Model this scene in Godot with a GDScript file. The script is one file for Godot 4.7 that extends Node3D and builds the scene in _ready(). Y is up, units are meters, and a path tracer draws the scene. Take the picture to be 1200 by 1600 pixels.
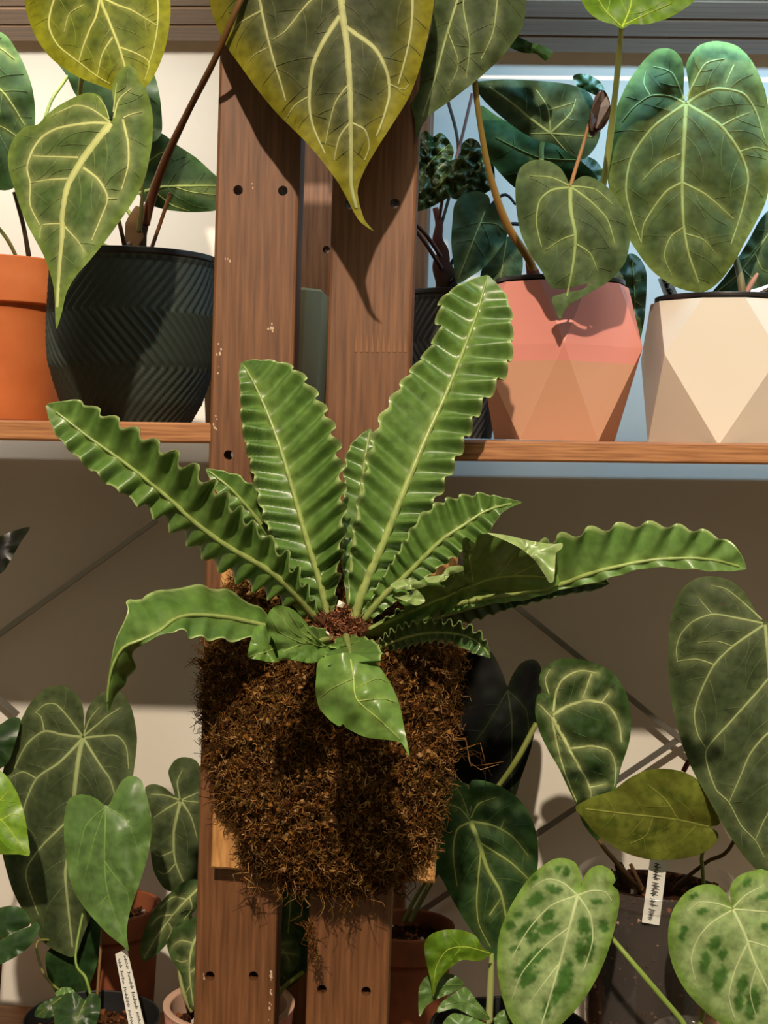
extends Node3D

const F := 2200.0
const D := 0.95
var cam_b: Basis
var M := {}
var used := {}
var nz := FastNoiseLite.new()
var nf := FastNoiseLite.new()
var rng := RandomNumberGenerator.new()

# ---------------------------------------------------------------- small helpers
func P(x: float, y: float, z: float) -> Vector3:
	var d: Vector3 = cam_b * Vector3((x - 600.0) / F, -(y - 800.0) / F, -1.0)
	return Vector3(0, 0, D) + d * ((z - D) / d.z)

func px_m(n: float, z: float) -> float:
	return n * (D - z) / F

func lin(r: float, g: float, b: float) -> Color:
	return Color(r / 255.0, g / 255.0, b / 255.0).srgb_to_linear()

func numbered(n: String) -> String:
	if not used.has(n):
		used[n] = 0
		return n
	used[n] += 1
	return "%s_%03d" % [n, used[n]]

func thing(called: String, label: String, category: String, at := Vector3.ZERO, group := "") -> Node3D:
	var o := Node3D.new()
	o.name = numbered(called)
	add_child(o)
	o.position = at
	o.set_meta("label", label)
	o.set_meta("category", category)
	if group != "":
		o.set_meta("group", group)
	return o

class MB:
	var v := PackedVector3Array()
	var c := PackedColorArray()
	var i := PackedInt32Array()
	func add(p: Vector3, col: Color) -> int:
		v.append(p)
		c.append(col)
		return v.size() - 1
	func tri(a: int, b: int, d: int) -> void:
		i.append(a)
		i.append(b)
		i.append(d)
	func quad(a: int, b: int, d: int, e: int) -> void:
		tri(a, b, d)
		tri(a, d, e)
	func flat_tri(a: Vector3, b: Vector3, d: Vector3, col: Color) -> void:
		tri(add(a, col), add(b, col), add(d, col))
	func flat_quad(a: Vector3, b: Vector3, d: Vector3, e: Vector3, col: Color) -> void:
		quad(add(a, col), add(b, col), add(d, col), add(e, col))

# commits as one named mesh under parent; vertices are given in world space
func commit(m: MB, called: String, mat: Material, parent: Node3D, root: Node3D) -> MeshInstance3D:
	var off := root.position if root != null else Vector3.ZERO
	var n := PackedVector3Array()
	n.resize(m.v.size())
	for k in range(0, m.i.size(), 3):
		var a := m.i[k]
		var b := m.i[k + 1]
		var d := m.i[k + 2]
		var q := (m.v[d] - m.v[a]).cross(m.v[b] - m.v[a])
		n[a] += q
		n[b] += q
		n[d] += q
	for k in n.size():
		n[k] = n[k].normalized() if n[k].length_squared() > 1e-30 else Vector3.UP
		m.v[k] -= off
	var arr := []
	arr.resize(Mesh.ARRAY_MAX)
	arr[Mesh.ARRAY_VERTEX] = m.v
	arr[Mesh.ARRAY_NORMAL] = n
	arr[Mesh.ARRAY_COLOR] = m.c
	arr[Mesh.ARRAY_INDEX] = m.i
	var me := ArrayMesh.new()
	me.add_surface_from_arrays(Mesh.PRIMITIVE_TRIANGLES, arr)
	me.surface_set_material(0, mat)
	var o := MeshInstance3D.new()
	o.mesh = me
	o.name = called
	parent.add_child(o, true)
	return o

func cat2(pts: PackedVector2Array, closed: bool, step: float) -> PackedVector2Array:
	var out := PackedVector2Array()
	var n := pts.size()
	var last := n if closed else n - 1
	for k in last:
		var p1 := pts[k]
		var p2 := pts[(k + 1) % n]
		var p0 := pts[(k - 1 + n) % n] if closed else pts[max(k - 1, 0)]
		var p3 := pts[(k + 2) % n] if closed else pts[min(k + 2, n - 1)]
		var seg: float = max(1.0, ceil(p1.distance_to(p2) / step))
		for j in int(seg):
			var t := j / seg
			var a := 0.42
			var m1 := (p2 - p0) * a
			var m2 := (p3 - p1) * a
			var l := p1.distance_to(p2)
			m1 = m1.limit_length(l)
			m2 = m2.limit_length(l)
			var t2 := t * t
			var t3 := t2 * t
			out.append(p1 * (2 * t3 - 3 * t2 + 1) + m1 * (t3 - 2 * t2 + t) + p2 * (-2 * t3 + 3 * t2) + m2 * (t3 - t2))
	if not closed:
		out.append(pts[n - 1])
	return out

func v2(a: Array) -> PackedVector2Array:
	var o := PackedVector2Array()
	for k in range(0, a.size(), 2):
		o.append(Vector2(a[k], a[k + 1]))
	return o

# a round bar along world points; radii one per point
func tube(m: MB, pts: PackedVector3Array, rad: PackedFloat32Array, sides: int, ca: Color, cb: Color) -> void:
	var n := pts.size()
	var up := Vector3(0.31, 0.17, 0.93)
	var first := m.v.size()
	for k in n:
		var t := (pts[min(k + 1, n - 1)] - pts[max(k - 1, 0)]).normalized()
		var x := up.cross(t)
		if x.length() < 1e-4:
			x = Vector3.RIGHT.cross(t)
		x = x.normalized()
		var y := t.cross(x)
		for s in sides:
			var an := TAU * s / sides
			m.add(pts[k] + (x * cos(an) + y * sin(an)) * rad[k], ca.lerp(cb, float(k) / max(1, n - 1)))
	for k in n - 1:
		for s in sides:
			var a := first + k * sides + s
			var b := first + k * sides + (s + 1) % sides
			m.quad(a, a + sides, b + sides, b)
	for e in [0, n - 1]:
		var base: int = first + e * sides
		for s in range(1, sides - 1):
			if e == 0:
				m.tri(base, base + s, base + s + 1)
			else:
				m.tri(base, base + s + 1, base + s)

func curve3(pts: Array, per: int) -> PackedVector3Array:
	var out := PackedVector3Array()
	for k in pts.size() - 1:
		var p0: Vector3 = pts[max(k - 1, 0)]
		var p1: Vector3 = pts[k]
		var p2: Vector3 = pts[k + 1]
		var p3: Vector3 = pts[min(k + 2, pts.size() - 1)]
		for j in per:
			out.append(p1.cubic_interpolate(p2, p0, p3, float(j) / per))
	out.append(pts[pts.size() - 1])
	return out

# stalk through [px, py, z, width in px, ...]
func stalk(called: String, a: Array, ca: Color, cb: Color, parent: Node3D, root: Node3D, mat: Material = null) -> MeshInstance3D:
	var pts := []
	var w := []
	for k in range(0, a.size(), 4):
		pts.append(P(a[k], a[k + 1], a[k + 2]))
		w.append(px_m(a[k + 3], a[k + 2]) * 0.5)
	var per := 6
	var path := curve3(pts, per)
	var rad := PackedFloat32Array()
	for k in path.size():
		var t := float(k) / per
		var j: int = min(int(t), w.size() - 2)
		rad.append(lerp(float(w[j]), float(w[j + 1]), t - j) * (1.0 + 0.08 * nz.get_noise_2d(k * 9.0, a[0])))
	var m := MB.new()
	tube(m, path, rad, 10, ca, cb)
	return commit(m, called, mat if mat != null else M.stalk, parent, root)

# turned shape: profile of [radius, y] around an axis at c
func lathe(called: String, prof: Array, c: Vector3, seg: int, col: Color, mat: Material, parent: Node3D, root: Node3D, closed := false) -> MeshInstance3D:
	var m := MB.new()
	for q in prof:
		for s in seg:
			var an := TAU * s / seg
			m.add(c + Vector3(cos(an) * q[0], q[1], sin(an) * q[0]), col)
	for k in prof.size() - 1:
		for s in seg:
			var a := k * seg + s
			var b := k * seg + (s + 1) % seg
			m.quad(a, b, b + seg, a + seg)
	return commit(m, called, mat, parent, root)

func soften(prof: Array, r := 0.0012) -> Array:
	var out := [prof[0]]
	for k in range(1, prof.size() - 1):
		var p := Vector2(prof[k][0], prof[k][1])
		var a := Vector2(prof[k - 1][0], prof[k - 1][1])
		var b := Vector2(prof[k + 1][0], prof[k + 1][1])
		var ra: float = min(r, p.distance_to(a) * 0.45)
		var rb: float = min(r, p.distance_to(b) * 0.45)
		var p1 := p + (a - p).normalized() * ra
		var p2 := p + (b - p).normalized() * rb
		out.append([p1.x, p1.y])
		var pm := p1 * 0.25 + p * 0.5 + p2 * 0.25
		out.append([pm.x, pm.y])
		out.append([p2.x, p2.y])
	out.append(prof[prof.size() - 1])
	return out

# a bar with chamfered edges: centre line from a to b, half sizes across (u) and (w)
func bar(m: MB, a: Vector3, b: Vector3, u: Vector3, w: Vector3, ch: float, col: Color) -> void:
	var ul := u.length()
	var wl := w.length()
	var un := u / ul
	var wn := w / wl
	var pr := [Vector2(ul - ch, wl), Vector2(ul, wl - ch), Vector2(ul, -wl + ch), Vector2(ul - ch, -wl), Vector2(-ul + ch, -wl), Vector2(-ul, -wl + ch), Vector2(-ul, wl - ch), Vector2(-ul + ch, wl)]
	var t := (b - a).normalized()
	var flip := un.cross(wn).dot(t) > 0
	var A := []
	var B := []
	for q in pr:
		A.append(a + un * q.x + wn * q.y)
		B.append(b + un * q.x + wn * q.y)
	for k in 8:
		var j := (k + 1) % 8
		if flip:
			m.flat_quad(A[k], A[j], B[j], B[k], col)
		else:
			m.flat_quad(A[k], B[k], B[j], A[j], col)
	for k in range(1, 7):
		if flip:
			m.flat_tri(A[0], A[k + 1], A[k], col)
			m.flat_tri(B[0], B[k], B[k + 1], col)
		else:
			m.flat_tri(A[0], A[k], A[k + 1], col)
			m.flat_tri(B[0], B[k + 1], B[k], col)

# ---------------------------------------------------------------- materials
func ramp_tex(seed_: int, freq: float, cols: Array, sx: int, sy: int, oct := 4, fleck := 0.0) -> ImageTexture:
	var n := FastNoiseLite.new()
	n.seed = seed_
	n.noise_type = FastNoiseLite.TYPE_SIMPLEX_SMOOTH
	n.frequency = freq
	n.fractal_octaves = oct
	var im := n.get_seamless_image(sx, sy)
	var g := Gradient.new()
	g.offsets = PackedFloat32Array()
	g.colors = PackedColorArray()
	for k in cols.size():
		g.add_point(float(k) / (cols.size() - 1), cols[k])
	var out := Image.create(sx, sy, false, Image.FORMAT_RGB8)
	var r := RandomNumberGenerator.new()
	r.seed = seed_
	for y in sy:
		for x in sx:
			out.set_pixel(x, y, g.sample(clamp(im.get_pixel(x, y).r * 1.3 - 0.15 + (r.randf() - 0.5) * fleck, 0.0, 1.0)))
	return ImageTexture.create_from_image(out)

func c8(r: float, g: float, b: float) -> Color:
	return Color(r / 255.0, g / 255.0, b / 255.0)

func vmat(rough: float, spec := 0.5, back := Color(0, 0, 0), coat := 0.0) -> StandardMaterial3D:
	var m := StandardMaterial3D.new()
	m.vertex_color_use_as_albedo = true
	m.roughness = rough
	m.metallic_specular = spec
	m.cull_mode = BaseMaterial3D.CULL_DISABLED
	if back.r + back.g + back.b > 0:
		m.backlight_enabled = true
		m.backlight = back
	if coat > 0:
		m.clearcoat_enabled = true
		m.clearcoat = coat
		m.clearcoat_roughness = 0.3
	return m

func tmat(tex: Texture2D, sc: Vector3, rough: float, world := true) -> StandardMaterial3D:
	var m := StandardMaterial3D.new()
	m.albedo_texture = tex
	m.uv1_triplanar = true
	m.uv1_world_triplanar = world
	m.uv1_scale = sc
	m.roughness = rough
	m.cull_mode = BaseMaterial3D.CULL_DISABLED
	return m

func make_materials() -> void:
	var wood := ramp_tex(3, 0.02, [c8(88, 54, 30), c8(103, 65, 37), c8(113, 73, 43), c8(124, 82, 50)], 512, 512, 5, 0.12)
	var shelf := ramp_tex(5, 0.02, [c8(126, 78, 44), c8(150, 97, 56), c8(164, 110, 66), c8(178, 124, 78)], 512, 512, 5, 0.12)
	var plank := ramp_tex(9, 0.02, [c8(140, 92, 48), c8(176, 124, 68), c8(198, 146, 86), c8(208, 160, 100)], 512, 512, 5, 0.10)
	M.post = tmat(wood, Vector3(22, 1.1, 22), 0.5)
	M.slat = tmat(shelf, Vector3(1.6, 40, 40), 0.55)
	M.bounce_lit_wood = tmat(ramp_tex(6, 0.02, [c8(104, 84, 66), c8(118, 96, 76), c8(132, 110, 88)], 256, 256, 5, 0.12), Vector3(1.6, 30, 30), 0.6)  # same wood, made lighter and greyer to stand in for bounced cool light
	M.board = tmat(plank, Vector3(14, 2.0, 14), 0.7)
	var wl := ramp_tex(11, 0.01, [c8(224, 219, 206), c8(230, 226, 215), c8(234, 231, 222)], 256, 256, 3, 0.05)
	M.wall = tmat(wl, Vector3(1.2, 1.2, 1.2), 0.75)
	M.velvet = vmat(0.6, 0.25, Color(0.35, 0.4, 0.15))
	M.gloss = vmat(0.4, 0.5, Color(0.35, 0.4, 0.15))
	M.thin = vmat(0.45, 0.45, Color(0.8, 0.9, 0.3))
	M.fern = vmat(0.35, 0.55, Color(0.45, 0.55, 0.15))
	var grain := ramp_tex(31, 0.05, [c8(196, 196, 196), c8(235, 235, 235), c8(255, 255, 255)], 256, 256, 4, 0.25)
	for k in ["velvet", "gloss", "thin", "fern"]:
		M[k].albedo_texture = grain
		M[k].uv1_triplanar = true
		M[k].uv1_world_triplanar = true
		M[k].uv1_scale = Vector3(9, 9, 9)
	M.stalk = vmat(0.5, 0.4)
	M.vein = vmat(0.55, 0.3, Color(0.3, 0.3, 0.15))
	M.matte = vmat(0.85, 0.2)
	M.print = vmat(0.55, 0.4)
	M.plastic = vmat(0.35, 0.5)
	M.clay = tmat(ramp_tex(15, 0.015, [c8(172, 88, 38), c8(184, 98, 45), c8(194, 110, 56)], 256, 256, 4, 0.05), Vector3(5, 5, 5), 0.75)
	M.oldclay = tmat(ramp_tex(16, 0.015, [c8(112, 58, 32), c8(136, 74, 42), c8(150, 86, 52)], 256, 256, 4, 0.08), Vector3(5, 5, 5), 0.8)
	M.soil = vmat(0.9, 0.2)
	M.moss = vmat(0.85, 0.25, Color(0.2, 0.15, 0.05))
	var cl := StandardMaterial3D.new()
	cl.albedo_color = Color(0.92, 0.92, 0.9, 0.022)
	cl.transparency = BaseMaterial3D.TRANSPARENCY_ALPHA
	cl.roughness = 0.12
	cl.cull_mode = BaseMaterial3D.CULL_DISABLED
	M.clear = cl
	var st := StandardMaterial3D.new()
	st.albedo_color = c8(150, 146, 138)
	st.metallic = 0.8
	st.roughness = 0.35
	M.steel = st
	var bk := StandardMaterial3D.new()
	bk.albedo_color = c8(30, 30, 31)
	bk.roughness = 0.5
	M.black = bk

# ---------------------------------------------------------------- heart-shaped leaves
var lo: PackedVector2Array
var va: PackedVector2Array
var vb: PackedVector2Array
var ma: PackedVector2Array
var L := {}

func seg_d(p: Vector2, a: PackedVector2Array, b: PackedVector2Array) -> float:
	var best := 1e9
	for k in a.size():
		var q := Geometry2D.get_closest_point_to_segment(p, a[k], b[k])
		best = min(best, q.distance_squared_to(p))
	return sqrt(best)

func rim_d(p: Vector2) -> float:
	var best := 1e9
	var n := lo.size()
	for k in n:
		var q := Geometry2D.get_closest_point_to_segment(p, lo[k], lo[(k + 1) % n])
		best = min(best, q.distance_squared_to(p))
	return sqrt(best)

func leaf_z(p: Vector2, de: float, dv: float) -> float:
	var z: float = L.z[0] + L.z[1] * 0.001 * (p.x - L.p.x) + L.z[2] * 0.001 * (p.y - L.p.y)
	var axis: Vector2 = L.t - L.p
	var t: float = (p - L.p).dot(axis) / axis.length_squared()
	var side: float = (p - L.p).dot(axis.normalized().orthogonal()) / 100.0
	z += L.droop * t * abs(t)
	z += L.fold * abs(side) + L.cup * side * side
	z += L.bulge * (1.0 - exp(-de / 35.0))
	z += L.quilt * (1.0 - exp(-pow(dv / 11.0, 2.0)))
	z += L.wave * exp(-de / 16.0) * sin((p - L.c).angle() * L.wn + L.seed)
	z += L.bump * nz.get_noise_2d(p.x * L.bf + L.seed * 31.0, p.y * L.bf)
	return z

func leaf_c(p: Vector2, de: float, dv: float) -> Color:
	var n := 0.5 + 0.5 * nz.get_noise_2d(p.x * 2.2 + L.seed * 17.0, p.y * 2.2)
	var n2 := nf.get_noise_2d(p.x * 6.0, p.y * 6.0 + L.seed * 9.0)
	var c: Color = L.pal.main.lerp(L.pal.alt, clamp(n * 1.4 - 0.2, 0.0, 1.0))
	c = c.lerp(L.pal.vein, L.pal.halo * exp(-dv / L.pal.hw))
	if L.pal.mw > 0.0:
		c = c.lerp(L.pal.margin, clamp(exp(-pow(de / (L.pal.mw * (0.7 + 0.7 * n)), 2.0)) * 0.95, 0.0, 1.0))
	for s in L.spots:
		var q := (p - Vector2(s[0], s[1])).rotated(-deg_to_rad(s[4]))
		var r := Vector2(q.x / s[2], q.y / s[3]).length() * 0.92 + 0.22 * n2 + 0.35 * nf.get_noise_2d(p.x * 3.0 + 200.0, p.y * 3.0)
		c = c.lerp(L.pal.spot, clamp((1.12 - r) * 3.2, 0.0, 1.0) * 0.9)
	return c * (1.0 + 0.14 * n2)

# outline, veins and tip are given in the photograph's pixels; z = [depth at p, change per 1000 px across, change per 1000 px down]
func leaf(parent: Node3D, root: Node3D, pal: Dictionary, z: Array, p: Array, t: Array, outline: Array, veins: Array, o := {}) -> MeshInstance3D:
	var st: float = o.get("step", 8.0)
	lo = cat2(v2(outline), true, st)
	L = {"z": z, "p": Vector2(p[0], p[1]), "t": Vector2(t[0], t[1]), "pal": pal, "droop": o.get("droop", 0.0), "fold": o.get("fold", -0.004), "cup": o.get("cup", -0.004), "bulge": o.get("bulge", 0.006), "quilt": o.get("quilt", 0.0012), "wave": o.get("wave", 0.002), "wn": o.get("wn", 7.0), "bump": o.get("bump", 0.003), "bf": o.get("bf", 0.8), "seed": float(outline[0]) * 0.37 + float(outline[1]), "spots": o.get("spots", [])}
	var cc := Vector2.ZERO
	for q in lo:
		cc += q
	L.c = cc / lo.size()
	va = PackedVector2Array()
	vb = PackedVector2Array()
	var lines := []
	var along := PackedVector2Array()
	for v in veins:
		var line := cat2(v2(v.slice(1)), false, 6.0)
		lines.append(line)
		for k in line.size() - 1:
			va.append(line[k])
			vb.append(line[k + 1])
		for q in line:
			along.append(q)
	var pts := PackedVector2Array(lo)
	var nb := lo.size()
	var kept := PackedVector2Array()
	for q in along:
		if Geometry2D.is_point_in_polygon(q, lo) and rim_d(q) > 2.5:
			var ok := true
			for w in kept:
				if w.distance_squared_to(q) < 12.0:
					ok = false
					break
			if ok:
				kept.append(q)
	pts.append_array(kept)
	var bb := Rect2(lo[0], Vector2.ZERO)
	for q in lo:
		bb = bb.expand(q)
	var row := 0
	var y := bb.position.y + st * 0.5
	while y < bb.end.y:
		var x := bb.position.x + (st * 0.5 if row % 2 == 1 else 0.0)
		while x < bb.end.x:
			var q := Vector2(x + 0.5 * sin(y * 1.3 + x), y + 0.5 * cos(x * 1.7 + y * 0.7))
			if Geometry2D.is_point_in_polygon(q, lo) and rim_d(q) > st * 0.5:
				var near := false
				for w in kept:
					if w.distance_squared_to(q) < st * st * 0.3:
						near = true
						break
				if not near:
					pts.append(q)
			x += st
		y += st * 0.87
		row += 1
	var m := MB.new()
	var th := 0.0007
	var n := pts.size()
	var back := PackedVector3Array()
	for k in n:
		var q := pts[k]
		var de := 0.0 if k < nb else rim_d(q)
		var dv := seg_d(q, va, vb) if va.size() > 0 else 99.0
		var zz := leaf_z(q, de, dv)
		m.add(P(q.x, q.y, zz), leaf_c(q, de, dv))
		back.append(P(q.x, q.y, zz - th))
	for k in n:
		m.add(back[k], m.c[k].lerp(pal.back, 0.75))
	var tris := Geometry2D.triangulate_delaunay(pts)
	for k in range(0, tris.size(), 3):
		var a := tris[k]
		var b := tris[k + 1]
		var d := tris[k + 2]
		var ce := (pts[a] + pts[b] + pts[d]) / 3.0
		if not Geometry2D.is_point_in_polygon(ce, lo):
			continue
		var cr := (pts[b] - pts[a]).cross(pts[d] - pts[a])
		if abs(cr) < 0.02:
			continue
		if cr > 0:
			m.tri(a, b, d)
			m.tri(a + n, d + n, b + n)
		else:
			m.tri(a, d, b)
			m.tri(a + n, b + n, d + n)
	# the paler edge of the blade
	var area := 0.0
	for k in nb:
		area += lo[k].cross(lo[(k + 1) % nb])
	var e0 := m.v.size()
	for k in nb:
		m.add(m.v[k], pal.edge)
		m.add(back[k], pal.edge)
	for k in nb:
		var j := (k + 1) % nb
		if area > 0:
			m.quad(e0 + k * 2, e0 + k * 2 + 1, e0 + j * 2 + 1, e0 + j * 2)
		else:
			m.quad(e0 + k * 2, e0 + j * 2, e0 + j * 2 + 1, e0 + k * 2 + 1)
	var blade := commit(m, o.get("called", "leaf"), o.get("mat", M.velvet), parent, root)
	# fine cross veins between the main ones
	var fine := []
	var seen := PackedVector2Array()
	if o.get("fine", true) and pal.halo > 0.16:
		for li in lines.size():
			var line: PackedVector2Array = lines[li]
			if line.size() < 7:
				continue
			var k := 4 + li % 3
			while k < line.size() - 2:
				var dir := (line[k + 1] - line[k - 1]).normalized()
				for sd in [-1.0, 1.0]:
					var go: Vector2 = (dir.orthogonal() * sd + dir * 0.55).normalized()
					var q := line[k]
					var path := PackedVector2Array([q])
					for s in 16:
						go = go.rotated(0.05 * sd + 0.22 * nf.get_noise_2d(q.x * 7.0, q.y * 7.0))
						q += go * 5.0
						if not Geometry2D.is_point_in_polygon(q, lo) or rim_d(q) < 5.0:
							break
						var hit := false
						for w in seen:
							if w.distance_squared_to(q) < 20.0:
								hit = true
								break
						path.append(q)
						if hit:
							break
						if s > 2 and seg_d(q, va, vb) < 4.0:
							break
					if path.size() > 4:
						fine.append(path)
						seen.append_array(path)
				k += 5 + (k * 7) % 4
	var nmain := lines.size()
	lines.append_array(fine)
	# veins: raised ribs on the blade
	var groups := [MB.new(), MB.new()]
	for li in lines.size():
		var line: PackedVector2Array = lines[li]
		var w0: float = veins[li][0] if li < nmain else 1.5
		var g: MB = groups[0 if li == 0 and not o.has("nomid") else 1]
		var first := g.v.size()
		var cnt := line.size()
		for k in cnt:
			var tt: float = float(k) / max(1, cnt - 1)
			var dir := (line[min(k + 1, cnt - 1)] - line[max(k - 1, 0)]).normalized()
			var w: float = 0.5 * w0 * lerp(1.0, 0.42, tt) * (1.0 + 0.12 * nf.get_noise_2d(line[k].x * 5.0, line[k].y * 5.0))
			var de := rim_d(line[k])
			for s in [-1.0, 0.0, 1.0]:
				var q: Vector2 = line[k] + dir.orthogonal() * w * s
				var dvq: float = abs(s) * w if li < nmain else seg_d(q, va, vb)
				var zq := leaf_z(q, de, dvq) + (0.0008 if s == 0.0 else 0.0001) - (0.0003 if li >= nmain else 0.0)
				var col: Color = pal.vein.lerp(pal.main, (0.0 if s == 0.0 else 0.35) + 0.15 * tt)
				if li >= nmain:
					col = pal.vein.lerp(pal.main, 0.74 + 0.16 * tt)
				g.add(P(q.x, q.y, zq), col)
		for k in cnt - 1:
			for s in 2:
				var a := first + k * 3 + s
				g.quad(a, a + 3, a + 4, a + 1)
	if groups[0].i.size() > 0:
		commit(groups[0], "midrib", M.vein, blade, root)
	if groups[1].i.size() > 0:
		commit(groups[1], "side_veins", M.vein, blade, root)
	return blade

# ---------------------------------------------------------------- pleated fern fronds
# stations: [px, py, z, half width left, half width right, depth of left edge, depth of right edge]
func frond(parent: Node3D, root: Node3D, s: Array, pleats: int, amp: float, o := {}) -> MeshInstance3D:
	var nl: int = pleats * 11
	var ns: int = 9
	var cnt := s.size()
	var mid := []
	for k in nl + 1:
		var f := float(k) / nl * (cnt - 1)
		var j: int = min(int(f), cnt - 2)
		var r := []
		for e in 7:
			var a: float = s[max(j - 1, 0)][e] if e < s[max(j - 1, 0)].size() else 0.0
			var b: float = s[j][e] if e < s[j].size() else 0.0
			var c: float = s[j + 1][e] if e < s[j + 1].size() else 0.0
			var d: float = s[min(j + 2, cnt - 1)][e] if e < s[min(j + 2, cnt - 1)].size() else 0.0
			var val := cubic_interpolate(b, c, a, d, f - j)
			if e == 3 or e == 4:
				val = max(val, 0.5)
			r.append(val)
		mid.append(r)
	var length := 0.0
	var run := [0.0]
	for k in nl:
		length += P(mid[k][0], mid[k][1], mid[k][2]).distance_to(P(mid[k + 1][0], mid[k + 1][1], mid[k + 1][2]))
		run.append(length)
	var m := MB.new()
	var colr: Color = o.get("main", lin(112, 146, 68))
	var cold: Color = o.get("alt", lin(82, 118, 50))
	var rim: Color = lin(182, 204, 128)
	var slant: float = o.get("slant", 0.8)
	var ph0: float = s[0][0] * 0.13
	var rows := []
	var wide := ns * 2 + 1
	var cen := PackedVector3Array()
	for k in nl + 1:
		cen.append(P(mid[k][0], mid[k][1], mid[k][2]))
	var grid := PackedVector3Array()
	var cols := PackedColorArray()
	var nrm_amp := PackedFloat32Array()
	for k in nl + 1:
		var r: Array = mid[k]
		var d2 := Vector2(mid[min(k + 1, nl)][0] - mid[max(k - 1, 0)][0], mid[min(k + 1, nl)][1] - mid[max(k - 1, 0)][1]).normalized()
		var left := Vector2(d2.y, -d2.x)
		var t: float = run[k] / length
		for e in range(-ns, ns + 1):
			var u: float = abs(e) / float(ns)
			var w: float = r[3] if e < 0 else r[4]
			var ze: float = r[5] if e < 0 else r[6]
			var sd := 1.0 if e < 0 else -1.0
			var ph := TAU * (pleats * t - slant * u * w / 60.0) + ph0 + (1.7 if e < 0 else 0.0) + 2.2 * nz.get_noise_2d(t * 160.0, sd * 40.0 + ph0)
			var loc := 0.85 + 0.9 * nz.get_noise_2d(t * 160.0 + 77.0, sd * 20.0 + ph0 * 3.0)
			var wob := 1.0 + 0.045 * sin(ph + 0.6) * (u * u)
			var q: Vector2 = Vector2(r[0], r[1]) + left * (sd * w * u * wob)
			var zz: float = r[2] + ze * u * u * 0.6 + ze * u * 0.4 + o.get("trough", 0.004) * u * (w / 50.0)
			grid.append(P(q.x, q.y, zz))
			var mx := pow(sin(ph * 0.5), 2.0)
			nrm_amp.append(amp * loc * pow(u, 0.6) * (mx * 2.0 - 1.0) * clamp(w / 30.0, 0.2, 1.0) * clamp((1.0 - t) * 9.0, 0.15, 1.0))
			var n1 := 0.5 + 0.5 * nz.get_noise_2d(q.x * 1.6, q.y * 1.6)
			var c := cold.lerp(colr, clamp(n1 * 1.2 - 0.1, 0.0, 1.0))
			c = c.lerp(lin(150, 172, 84), 0.55 * exp(-u * 9.0))
			if abs(e) == ns:
				c = rim
			cols.append(c * (1.0 + 0.10 * nf.get_noise_2d(q.x * 5.0, q.y * 5.0)))
	var n := grid.size()
	for k in nl + 1:
		for e in wide:
			var id := k * wide + e
			var du := grid[k * wide + min(e + 1, wide - 1)] - grid[k * wide + max(e - 1, 0)]
			var dt := grid[min(k + 1, nl) * wide + e] - grid[max(k - 1, 0) * wide + e]
			var nn := du.cross(dt)
			if nn.length() < 1e-12:
				nn = Vector3.BACK
			nn = nn.normalized()
			m.add(grid[id] + nn * nrm_amp[id], cols[id])
			rows.append(nn)
	for id in n:
		var cb: Color = cols[id].lerp(lin(112, 140, 72), 0.5)
		m.add(m.v[id] - rows[id] * 0.0008, cb)
	for k in nl:
		for e in wide - 1:
			var a := k * wide + e
			m.quad(a, a + wide, a + wide + 1, a + 1)
			m.quad(a + n, a + n + 1, a + n + wide + 1, a + n + wide)
	for k in nl:
		for e in [0, wide - 1]:
			var a: int = k * wide + e
			if e == 0:
				m.quad(a, a + n, a + n + wide, a + wide)
			else:
				m.quad(a, a + wide, a + n + wide, a + n)
	var blade := commit(m, "frond", M.fern, parent, root)
	var mr := MB.new()
	var mp := PackedVector3Array()
	var rad := PackedFloat32Array()
	for k in range(0, nl - int(nl * 0.06), 3):
		mp.append(m.v[k * wide + ns] + root.position + rows[k * wide + ns] * 0.0002)
		rad.append(lerp(float(o.get("rib", 0.0026)), 0.0007, pow(run[k] / length, 0.8)))
	tube(mr, mp, rad, 8, lin(178, 192, 112), lin(150, 176, 92))
	commit(mr, "midrib", M.fern, blade, root)
	return blade

# ---------------------------------------------------------------- the place
const WALL_Z := -0.36
const LOW_Y := -0.55
var left_y := 0.006
var right_y := 0.0
var PAL := {}

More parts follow.
